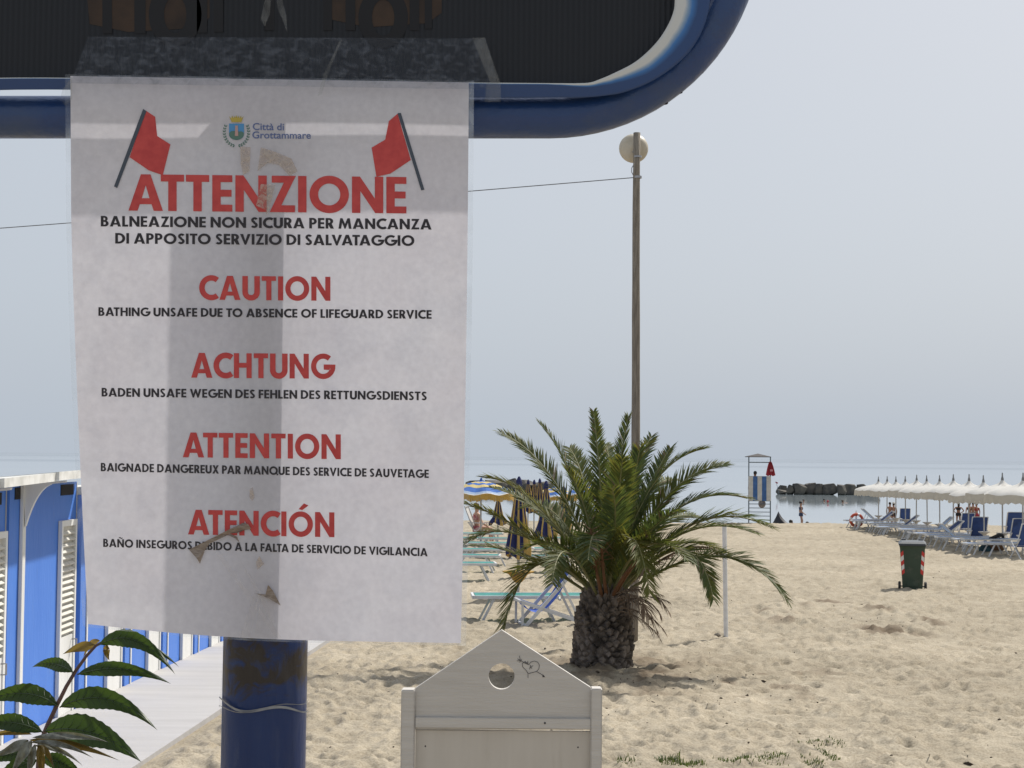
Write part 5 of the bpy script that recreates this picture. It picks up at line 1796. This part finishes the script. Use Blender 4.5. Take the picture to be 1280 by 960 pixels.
def white_umbrella(label, loc, rz):
    r = thing('beach_umbrella', label, 'beach umbrella', loc, rz, 'white umbrellas in a row')
    n = 64
    mb = MB()
    prof = [(.035, 2.09), (.08, 2.03), (.16, 1.975), (.30, 1.925), (.55, 1.87), (.80, 1.81), (.98, 1.74), (1.05, 1.68)]
    vs = []
    for (q, z) in prof:
        for k in range(n):
            a = 2 * math.pi * k / n
            rib = math.cos(a * 8)
            vs.append((q * (1 + .012 * rib) * math.cos(a), q * (1 + .012 * rib) * math.sin(a), z + .018 * rib * q))
    mb.add(vs, [(i * n + k, i * n + (k + 1) % n, (i + 1) * n + (k + 1) % n, (i + 1) * n + k) for i in range(len(prof) - 1) for k in range(n)])
    can = mb.build('canopy', M_uwhite, r, (0, 0, 0), smooth=True)
    mb = MB()
    vs = []
    for j in range(4):
        t = j / 3
        for k in range(n):
            a = 2 * math.pi * k / n
            rib = math.cos(a * 8); sc = abs(math.sin(a * 16))
            q = 1.05 * (1 + .012 * rib) + .012 * t + .012 * t * math.sin(a * 24)
            vs.append((q * math.cos(a), q * math.sin(a), 1.68 + .018 * rib * 1.05 - t * (.20 + .05 * sc)))
    mb.add(vs, [(i * n + k, i * n + (k + 1) % n, (i + 1) * n + (k + 1) % n, (i + 1) * n + k) for i in range(3) for k in range(n)])
    mb.build('valance', M_uval, can, (0, 0, 0), smooth=True)
    mb = MB(); mb.tube([(0, 0, -.25), (0, 0, 1.99)], .022, 8); mb.build('pole', M_upole, r, (0, 0, 0))
    mb = MB(); mb.lathe([(.045, 2.08), (.04, 2.14), (.022, 2.20), (.018, 2.29), (.004, 2.31)], 8, (0, 0, 0)); mb.build('finial', M_finial, r, (0, 0, 0))
    mb = MB(); mb.lathe([(.03, .40), (.05, .46), (.17, .535), (.185, .56), (.17, .56), (.03, .54)], 16, (0, 0, 0)); mb.build('tray', M_utray, r, (0, 0, 0))
    mb = MB()
    for k in range(8):
        a = 2 * math.pi * k / 8; mb.tube([(.03 * math.cos(a), .03 * math.sin(a), 1.93), (1.03 * math.cos(a), 1.03 * math.sin(a), 1.69)], .008, 5)
    mb.build('ribs', M_upole, can, (0, 0, 0))
    return r


UX = lambda y: 16.5 + (y - 72) * (16.5 - 14.4) / 25
UY = [72 - 2.5 * i for i in range(14)]
U0 = None
rr = random.Random(11)
UW = ['first', 'second', 'third', 'fourth', 'fifth', 'sixth', 'seventh', 'eighth', 'ninth', 'tenth', 'eleventh', 'twelfth', 'thirteenth', 'fourteenth']
for i, y in enumerate(UY):
    if i > 11: break
    loc = (UX(y), y, pt(1175, 664 if False else 665, y).z if False else 0)
    # each stands so that the row falls gently, as the canopies do in the photo
    zb = gzf(UX(y), y)
    lab = {0: 'white scalloped umbrella at the far left end of the row, nearest the lifebuoy', 11: 'white scalloped umbrella cut by the right edge of the photo'}.get(i, 'white scalloped umbrella, %s from the left in the row' % UW[i])
    loc = (UX(y), y, zb)
    if U0 is None: U0 = white_umbrella(lab, loc, 0)
    else:
        u_ = dup(U0, loc, rr.uniform(0, 1), lab, scale=rr.uniform(.99, 1.01))
        u_.rotation_euler = (rr.uniform(-.014, .014), rr.uniform(-.014, .014), rr.uniform(0, 1))

# ================================================================== LOUNGERS AND CHAIRS
M_alu = mat('white_tubing', (.56, .57, .58), .45, .08)
M_slb = mat('pale_blue_sling', (.26, .36, .55), .75, .12, trans=.2)
M_sln = mat('navy_sling', (.022, .050, .16), .75, .15, trans=.12)
M_slt = mat('teal_sling', (.03, .23, .215), .75, .15, trans=.2)


def lounger(label, loc, rz, sling, back, group, legs_style=0):
    """folding sunbed; head end at +x; back = rise of the backrest in degrees"""
    r = thing('sun_lounger', label, 'sun lounger', loc, rz, group)
    h = .36; L = .92; wd = .29
    bx = .30
    mb = MB()
    for s in (-1, 1):
        mb.bar((-L, s * wd, h), (bx, s * wd, h), .035, .045)
    mb.bar((-L, -wd, h), (-L, wd, h), .035, .045)
    mb.bar((bx + .02, -wd, h - .03), (bx + .02, wd, h - .03), .03, .03)
    mb.build('frame', M_alu, r, (0, 0, 0))
    for (x0, x1) in ((-L + .12, -L + .30), (bx - .05, bx - .22)):
        for s in (-1, 1):
            mb = MB(); mb.bar((x1, s * (wd - .02), h - .01), (x0, s * (wd + .01), .0), .032, .032); mb.bar((x0, s * (wd + .01), -.06), (x0, s * (wd + .01), .0), .03, .03)
            mb.build('leg', M_alu, r, (0, 0, 0))
    mb = MB()
    mb.grid(lambda u, v: (-L + .03 + (bx + L - .03) * u, (v - .5) * (2 * wd - .03), h + .018 - .03 * math.sin(math.pi * v) * math.sin(math.pi * u)), 10, 6)
    mb.build('sling', sling, r, (0, 0, 0), smooth=True)
    a = rad(back); bl = .64
    bk = MB()
    for s in (-1, 1): bk.bar((bx + .03, s * wd, h + .005), (bx + .03 + bl * math.cos(a), s * wd, h + .005 + bl * math.sin(a)), .03, .04)
    e = (bx + .03 + bl * math.cos(a), h + .005 + bl * math.sin(a))
    bk.bar((e[0], -wd, e[1]), (e[0], wd, e[1]), .03, .04)
    if back > 8:
        for s in (-1, 1): bk.bar((bx + .03 + .5 * bl * math.cos(a), s * (wd - .01), h + .5 * bl * math.sin(a)), (bx + .40, s * (wd - .01), h - .22 + .2 * math.sin(a)), .02, .02)
    bo = bk.build('backrest', M_alu, r, (0, 0, 0))
    sm = MB(); sm.grid(lambda u, v: (bx + .05 + (bl - .03) * u * math.cos(a) + .02 * math.sin(a), (v - .5) * (2 * wd - .03), h + .022 + (bl - .03) * u * math.sin(a) - .02 * math.sin(math.pi * v)), 6, 6)
    sm.build('back_sling', sling, bo, (0, 0, 0), smooth=True)
    return r


def upright_chair(label, loc, rz, sling, group):
    """tall folding beach chair with fabric seat and back; faces -y"""
    r = thing('beach_chair', label, 'beach chair', loc, rz, group)
    w_ = .29
    mb = MB()
    for s in (-1, 1):
        mb.bar((s * w_, -.28, -.04), (s * w_, .24, .62), .03, .03); mb.bar((s * w_, .30, -.04), (s * w_, -.26, .60), .03, .03)
        mb.bar((s * w_, -.30, .60), (s * w_, .26, .62), .045, .03); mb.bar((s * w_, .08, .40), (s * w_, .36, 1.12), .03, .03)
    mb.bar((-w_, .36, 1.12), (w_, .36, 1.12), .03, .03); mb.bar((-w_, -.24, .38), (w_, -.24, .38), .03, .03)
    mb.build('frame', M_alu, r, (0, 0, 0))
    mb = MB(); mb.grid(lambda u, v: (-w_ + .01 + (2 * w_ - .02) * v, -.26 + .36 * u, .40 - .05 * math.sin(math.pi * u)), 6, 6); mb.build('seat', sling, r, (0, 0, 0), smooth=True)
    mb = MB(); mb.grid(lambda u, v: (-w_ + .005 + (2 * w_ - .01) * v, .10 + .27 * u + .03 * math.sin(math.pi * v), .42 + .69 * u), 6, 6); mb.build('backrest', sling, r, (0, 0, 0), smooth=True)
    return r


beds = []
rr = random.Random(21)
# the row under the white umbrellas: one bed each side of every pole
flat0 = None; up0 = None; nv0 = None
for i in range(12):
    y = UY[i]; x = UX(y)
    for side in (0, 1):
        yy = y + (-.62 if side == 0 else .62); xx = x - .55 + rr.uniform(-.25, .25)
        if (i, side) == (0, 1): xx += .7
        z = gzr(xx, yy) + .0
        kind = 'flat'
        if (i, side) in ((0, 1), (6, 0), (9, 1)): kind = 'up'
        if (i, side) in ((2, 1), (3, 0), (7, 0)): kind = 'navy'
        lab = 'pale blue sunbed %s the pole of the %s white umbrella from the left' % ('in front of' if side == 0 else 'behind', UW[i])
        if kind == 'up': lab = 'pale raised sunbed %s the pole of the %s white umbrella from the left' % ('in front of' if side == 0 else 'behind', UW[i])
        if kind == 'navy': lab = 'navy raised sunbed %s the pole of the %s white umbrella from the left' % ('in front of' if side == 0 else 'behind', UW[i])
        rz = rr.uniform(-.06, .06) + (math.pi if (i, side) in ((0, 1), (9, 1)) else 0)
        g = 'sunbeds under the white umbrellas'
        if kind == 'flat':
            if flat0 is None: flat0 = lounger(lab, (xx, yy, z), rz, M_slb, 0, g)
            else: dup(flat0, (xx, yy, z), rz, lab)
        elif kind == 'up':
            if up0 is None: up0 = lounger(lab, (xx, yy, z), rz, M_slb, 42, g)
            else: dup(up0, (xx, yy, z), rz, lab)
        else:
            if nv0 is None: nv0 = lounger(lab, (xx, yy, z), rz, M_sln, 38, g)
            else: dup(nv0, (xx, yy, z), rz, lab)
# navy chairs: photo position of the top edge of the back, depth
CH = [(1131, 637.5, 74.5, 'navy beach chair under the third white umbrella from the left', 170), (1207, 653, 58, 'small navy beach chair behind the large navy one under the umbrellas', 185),
      (1221.5, 645.5, 51, 'large navy beach chair between two poles on the right of the umbrella row', 182), (1266, 639.5, 53, 'navy beach chair farther back near the right edge', 180),
      (1271, 647.5, 47.5, 'navy beach chair near the right edge with its back to the photographer', 186), (1278, 654, 42.5, 'nearest navy beach chair cut by the right edge of the photo', 200)]
c0 = None
for (px, py, y, lab, rz) in CH:
    p = pt(px, py, y); g = gzr(p.x, y)
    sc = max(.8, min(1.25, (p.z - g) / 1.13))
    if c0 is None: c0 = upright_chair(lab, (p.x, y, g), rad(rz), M_sln, 'navy beach chairs'); c0.scale = (sc,) * 3
    else: dup(c0, (p.x, y, g), rad(rz), lab, scale=sc)
# things left on and under the nearest beds
def at_bed(px, Y): return pt(px, 680, Y).x
mb = MB()
p = pt(1249, 670.5, 46.6)
mb.tube([p + Vector((-.30, 0, -.07)), p + Vector((-.12, -.03, -.01)), p + Vector((0, 0, .04)), p + Vector((.10, .02, .03)), p + Vector((.13, .02, -.05))], [.03, .055, .06, .05, .03], 10)
o = mb.build('dark_bag', M_swblk, smooth=True); tag(o, 'black bag lying on the nearest pale blue sunbed', 'bag')
for (px, w_, h_, col, lab) in ((1232, .17, .26, (.03, .08, .10), 'dark teal beach bag in the shade under the nearest sunbed'), (1246, .20, .28, (.16, .08, .035), 'brown beach bag in the shade under the nearest sunbed')):
    q = pt(px, 685, 46.6); g = gzr(q.x, 46.6)
    mb = MB(); mb.lathe([(w_ * .8, 0), (w_, .06), (w_ * .95, h_ * .7), (w_ * .6, h_), (w_ * .5, h_)], 14, (0, 0, 0))
    bo = mb.build('beach_bag', mat('bag_cloth', col, .8, .2), smooth=True); bo.location = (q.x, 46.6, g - .01); bo.scale = (1.2, .8, 1)
    tag(bo, lab, 'beach bag')
    mb = MB(); mb.tube([(-w_ * .5, 0, h_ - .02), (-w_ * .3, 0, h_ + .1), (w_ * .3, 0, h_ + .1), (w_ * .5, 0, h_ - .02)], .012, 6); mb.build('handle', M_swblk, bo, (0, 0, 0))

# ================================================================== STRIPED PARASOLS ON THE LEFT
M_pblue = mat('blue_parasol_cloth', (.05, .16, .52), .85, .1, trans=.3)
M_ppale = mat('pale_blue_cloth', (.40, .52, .72), .85, .08, trans=.3)
M_pyel = mat('yellow_parasol_cloth', (.68, .55, .24), .85, .08, trans=.3)
M_poch = mat('ochre_fringe', (.48, .30, .07), .9, .12, trans=.25)
M_pwht = mat('white_parasol_cloth', (.68, .68, .66), .85, .06, trans=.3)
M_pnavy = mat('navy_parasol_cloth', (.018, .025, .11), .85, .15, trans=.1)


def open_parasol(label, loc, rz, R=1.0, H=2.05):
    r = thing('striped_parasol', label, 'parasol', loc, rz, 'open striped parasols')
    n = 48
    bands = [(.0, .16, 0), (.16, .30, 2), (.30, .44, 0), (.44, .62, 2), (.62, .86, 0), (.86, .96, 1), (.96, 1.0, 3)]
    mb = MB()
    f = lambda t, k: (R * t * (1 - .045 * (1 - math.cos(2 * math.pi * k / n * 8)) * .5) * math.cos(2 * math.pi * k / n), R * t * (1 - .045 * (1 - math.cos(2 * math.pi * k / n * 8)) * .5) * math.sin(2 * math.pi * k / n),
                      H - .36 * t ** 1.5 + .03 * t * math.cos(2 * math.pi * k / n * 8))
    for (a, b, m_) in bands:
        mb.k = m_
        for i in range(3):
            t0 = max(.001, a + (b - a) * i / 3); t1 = a + (b - a) * (i + 1) / 3
            for k in range(n): mb.add([f(t0, k), f(t0, k + 1), f(t1, k + 1), f(t1, k)], [(0, 1, 2, 3)])
    can = mb.build('canopy', [M_pblue, M_ppale, M_pyel, M_pwht], r, (0, 0, 0), smooth=True)
    mb = MB()
    for k in range(n * 2):
        k0, k1 = k / 2, (k + .92) / 2
        p, q = Vector(f(1, k0)), Vector(f(1, k1))
        d1 = Vector((0, 0, -.17 - .02 * math.sin(k * 1.7))); mb.add([p, q, q + d1, p + d1], [(0, 1, 2, 3)])
    mb.build('fringe', M_poch, can, (0, 0, 0))
    mb = MB(); mb.tube([(0, 0, -.2), (0, 0, H + .04)], .024, 8); mb.build('pole', M_upole, r, (0, 0, 0))
    mb = MB(); mb.lathe([(.05, H - .02), (.035, H + .04), (.008, H + .10)], 8, (0, 0, 0)); mb.build('finial', M_pblue, r, (0, 0, 0))
    return r


def closed_parasol(label, loc, rz, top, bot, tray=True, wide=.20):
    r = thing('closed_parasol', label, 'parasol', loc, rz, 'closed navy and yellow parasols')
    n = 64
    mb = MB()
    prof = [(0, .02), (.08, .05), (.22, .085), (.45, .13), (.7, .175), (.9, wide), (1.0, wide * .98)]
    def f(i, k):
        t, q = prof[i]; a = 2 * math.pi * k / n
        pl_ = .5 + .5 * math.cos(a * 8 + .6 * math.sin(t * 5))
        q2 = q * (.62 + .38 * pl_)
        return (q2 * math.cos(a), q2 * math.sin(a), top - (top - bot) * t - .05 * t * math.sin(a * 3))
    for i in range(len(prof) - 1):
        for k in range(n):
            mb.k = 1 if (k % 8) in (6, 7, 0) else 0
            mb.add([f(i, k), f(i, k + 1), f(i + 1, k + 1), f(i + 1, k)], [(0, 1, 2, 3)])
    mb.build('folded_canopy', [M_pnavy, M_poch2], r, (0, 0, 0))
    mb = MB(); mb.tube([(0, 0, -.2), (0, 0, top - .03)], .024, 8); mb.build('pole', M_upole, r, (0, 0, 0))
    mb = MB(); mb.tube([(0, 0, top - .06), (0, 0, top + .03), (0, 0, top + .10)], [.06, .05, .015], 8); mb.build('cap', M_pnavy, r, (0, 0, 0))
    if tray:
        mb = MB(); mb.lathe([(.05, .30), (.09, .34), (.16, .44), (.26, .475), (.27, .49), (.03, .47)], 18, (0, 0, 0)); mb.build('tray', M_poch, r, (0, 0, 0))
    return r


M_poch2 = mat('yellow_stripe_cloth', (.50, .34, .10), .85, .1, trans=.2)


def onsand(px, Y):
    x = pt(px, 700, Y).x
    return (x, Y, gzf(x, Y))


def htop(px, py, Y): p = pt(px, py, Y); return p.z - gzf(p.x, Y)


y = 45.0
R0_ = 43 / F * y
p0 = open_parasol('blue and yellow striped open parasol half hidden by the right edge of the notice', onsand(600.5, y), .2, R0_, htop(600, 601, y))
def op(px, py, Y, lab):
    l_ = onsand(px, Y); sc = htop(px, py, Y) / htop(600, 601, 45.0)
    dup(p0, l_, px % 1.7, lab, scale=max(.7, min(1.2, sc)))
op(692, 609.5, 58, 'blue and yellow open parasol partly hidden by the left fronds of the palm')
op(738, 606, 56, 'yellow and blue open parasol behind the middle of the palm crown')
op(560, 603, 50, 'striped open parasol behind the right part of the notice')
closed_parasol('nearest closed navy and yellow parasol with ochre tray, left of the palm', onsand(648, 26.8), 0, htop(646.5, 603, 26.8), htop(648, 695, 26.8), wide=.22)
closed_parasol('closed navy and yellow parasol just right of the nearest one', onsand(682, 33), .4, htop(681, 607, 33), htop(683, 672, 33), tray=False, wide=.26)
closed_parasol('closed parasol behind the lower left fronds of the palm', onsand(704, 36), .9, htop(703, 613, 36), htop(704, 660, 36), tray=False, wide=.2)
closed_parasol('small closed parasol with blue top, leftmost of the distant trio', onsand(659.5, 55), .3, htop(659, 603, 55), htop(660, 640, 55), tray=False)
closed_parasol('small closed parasol with blue top, middle of the distant trio', onsand(667, 57), .7, htop(667, 603, 57), htop(667, 640, 57), tray=False)
closed_parasol('small closed parasol with blue top, rightmost of the distant trio', onsand(674, 56), .1, htop(674, 601.5, 56), htop(674, 640, 56), tray=False)
closed_parasol('closed ochre topped parasol behind the striped parasol fringe', onsand(622, 50), .5, htop(622, 622, 50), htop(622, 655, 50), tray=False, wide=.3)

# teal sunbeds
g = 'teal sunbeds on the left'
def bed_at(px, py_leg, rz, lab, first=None, back=0):
    b_ = gp(px, py_leg)
    if first is None: return lounger(lab, (b_.x, b_.y, gzr(b_.x, b_.y)), rz, M_slt, back, g)
    return dup(first, (b_.x, b_.y, gzr(b_.x, b_.y)), rz, lab)


t0 = bed_at(670, 776, rad(4), 'white framed teal sunbed lying just left of the palm trunk', None, 0)
bed_at(560, 727, math.pi + .1, 'nearest of the teal sunbeds beside the notice edge', t0)
bed_at(572, 715, math.pi - .05, 'second teal sunbed from the front beside the notice edge', t0)
bed_at(588, 707, math.pi + .05, 'third teal sunbed from the front beside the notice edge', t0)
bed_at(600, 699, math.pi, 'fourth teal sunbed from the front beside the notice edge', t0)
bed_at(612, 690, math.pi - .1, 'fifth teal sunbed, in front of the seated person in red', t0)
bed_at(590, 683, math.pi, 'farthest teal sunbed, below the striped parasol', t0)
bed_at(700, 716, .2, 'teal sunbed behind the left side of the palm crown', t0)
bed_at(712, 700, .1, 'teal sunbed farther behind the left side of the palm crown', t0)
bed_at(690, 690, .15, 'teal sunbed between the closed parasols and the palm', t0)
# blue deck chair beside the palm
dk = gp(684, 782)
r = thing('deck_chair', 'white deck chair with blue sling between the teal sunbed and the palm trunk', 'deck chair', (dk.x, dk.y, gzr(dk.x, dk.y)), rad(10))
mb = MB()
for s in (-.27, .27):
    mb.bar((-.36, s, 0), (.30, s, .74), .035, .045); mb.bar((-.42, s * .9, .34), (.46, s * .9, .04), .035, .045); mb.bar((.42, s * .95, .06), (.16, s * .95, .58), .03, .03); mb.bar((-.40, s * .96, .0), (-.40, s * .96, .34), .03, .03)
mb.bar((.30, -.28, .74), (.30, .28, .74), .035); mb.bar((-.42, -.25, .34), (-.42, .25, .34), .035); mb.bar((-.36, -.28, .01), (-.36, .28, .01), .03); mb.bar((.46, -.25, .04), (.46, .25, .04), .03)
mb.build('frame', M_alu, r, (0, 0, 0))
mb = MB(); mb.grid(lambda u, v: (-.42 + .72 * u, (v - .5) * .46, .36 + .40 * u - 1.55 * u * (1 - u) * (1 - .35 * u)), 14, 6)
M_dk = mat('royal_blue_sling', (.03, .09, .42), .75, .12, trans=.15)
mb.build('sling', M_dk, r, (0, 0, 0), smooth=True)
# seated person in red and a white chair by the striped parasol
sp = pt(597, 641, 51)
gg = gzf(sp.x, 51)
ch = upright_chair('white framed chair under the striped parasol with someone in red', (sp.x, 51.0, gg), rad(80), M_pwht, 'chairs under the parasols')
person('sitting', (sp.x - .02, 51.0, gg - .06), rad(110), 'person in patterned red clothing sitting under the striped parasol', M_skin2, M_hair2, M_swpink, M_swpink)

# ================================================================== GRASS, LITTER
M_grass = leaf_mat('beach_grass', (.050, .075, .022), (.095, .12, .04), .3, (.14, .18, .04), 4)
rr = random.Random(77)
for (px0, px1, py, n, h, lab) in ((822, 856, 953, 170, .11, 'green grass tuft at the bottom edge, leftmost'), (855, 880, 957, 110, .09, 'small grass tuft at the bottom edge right of the leftmost'),
                                  (895, 938, 955, 190, .085, 'wide low grass tuft at the bottom edge'), (945, 985, 951, 160, .075, 'grass tuft below the long green patch'),
                                  (996, 1056, 933, 210, .06, 'long thin patch of green grass on the sand'), (1026, 1046, 948, 130, .06, 'round grass tuft below the long patch'),
                                  (1005, 1030, 958, 120, .07, 'grass tuft at the bottom edge below the round one'), (770, 800, 958, 60, .08, 'sparse grass blades right of the gabled board')):
    a_, b_ = gp(px0, py), gp(px1, py)
    mb = MB()
    for k in range(n):
        t = rr.random(); x = a_.x + (b_.x - a_.x) * t; yy = a_.y + (b_.y - a_.y) * t + rr.gauss(0, .10); z = gzr(x, yy) - .01
        hh = h * .5 * rr.uniform(.4, 1.1); an = rr.uniform(0, 6.28); ln = rr.uniform(.2, .9) * hh; wd = rr.uniform(.003, .006)
        d = Vector((math.cos(an), math.sin(an), 0)); q = Vector((-d.y, d.x, 0)) * wd
        b = Vector((x, yy, z)); m1 = b + d * ln * .4 + Vector((0, 0, hh * .65)); e = b + d * ln + Vector((0, 0, hh))
        mb.add([b - q, b + q, m1 + q * .7, m1 - q * .7, e], [(0, 1, 2, 3), (3, 2, 4)])
    o = mb.build('grass_tuft', M_grass, org=((a_.x + b_.x) / 2, (a_.y + b_.y) / 2, gzf((a_.x + b_.x) / 2, a_.y)))
    tag(o, lab, 'grass', kind='stuff')
M_deb = mat('dry_weed', (.05, .036, .024), .95, .35, scale=30)
mb = MB()
for k in range(420):
    px = rr.uniform(380, 1300); py = 690 + 270 * rr.random() ** .8
    if rr.random() < .3: px, py = rr.gauss(800, 60), rr.gauss(860, 22)
    elif rr.random() < .2: px, py = rr.gauss(1055, 55), rr.gauss(777, 7)
    if py > 958 or py < 680: continue
    p = gp(px, py); z = gzr(p.x, p.y)
    s_ = rr.uniform(.004, .011) * (1 + (rr.random() < .06))
    c = Vector((p.x, p.y, z + s_ * .3)); an = rr.uniform(0, 3.14); d = Vector((math.cos(an), math.sin(an), 0)) * s_ * rr.uniform(.8, 2.2); q = Vector((-d.y, d.x, 0)).normalized() * s_ * .5
    mb.add([c - d, c - q, c + d, c + q, c + Vector((0, 0, s_ * .7)), c - Vector((0, 0, s_))], [(0, 1, 4), (1, 2, 4), (2, 3, 4), (3, 0, 4), (1, 0, 5), (2, 1, 5), (3, 2, 5), (0, 3, 5)])
o = mb.build('beach_debris', M_deb); tag(o, 'dark flecks of dry weed and twigs scattered on the sand', 'debris', kind='stuff')
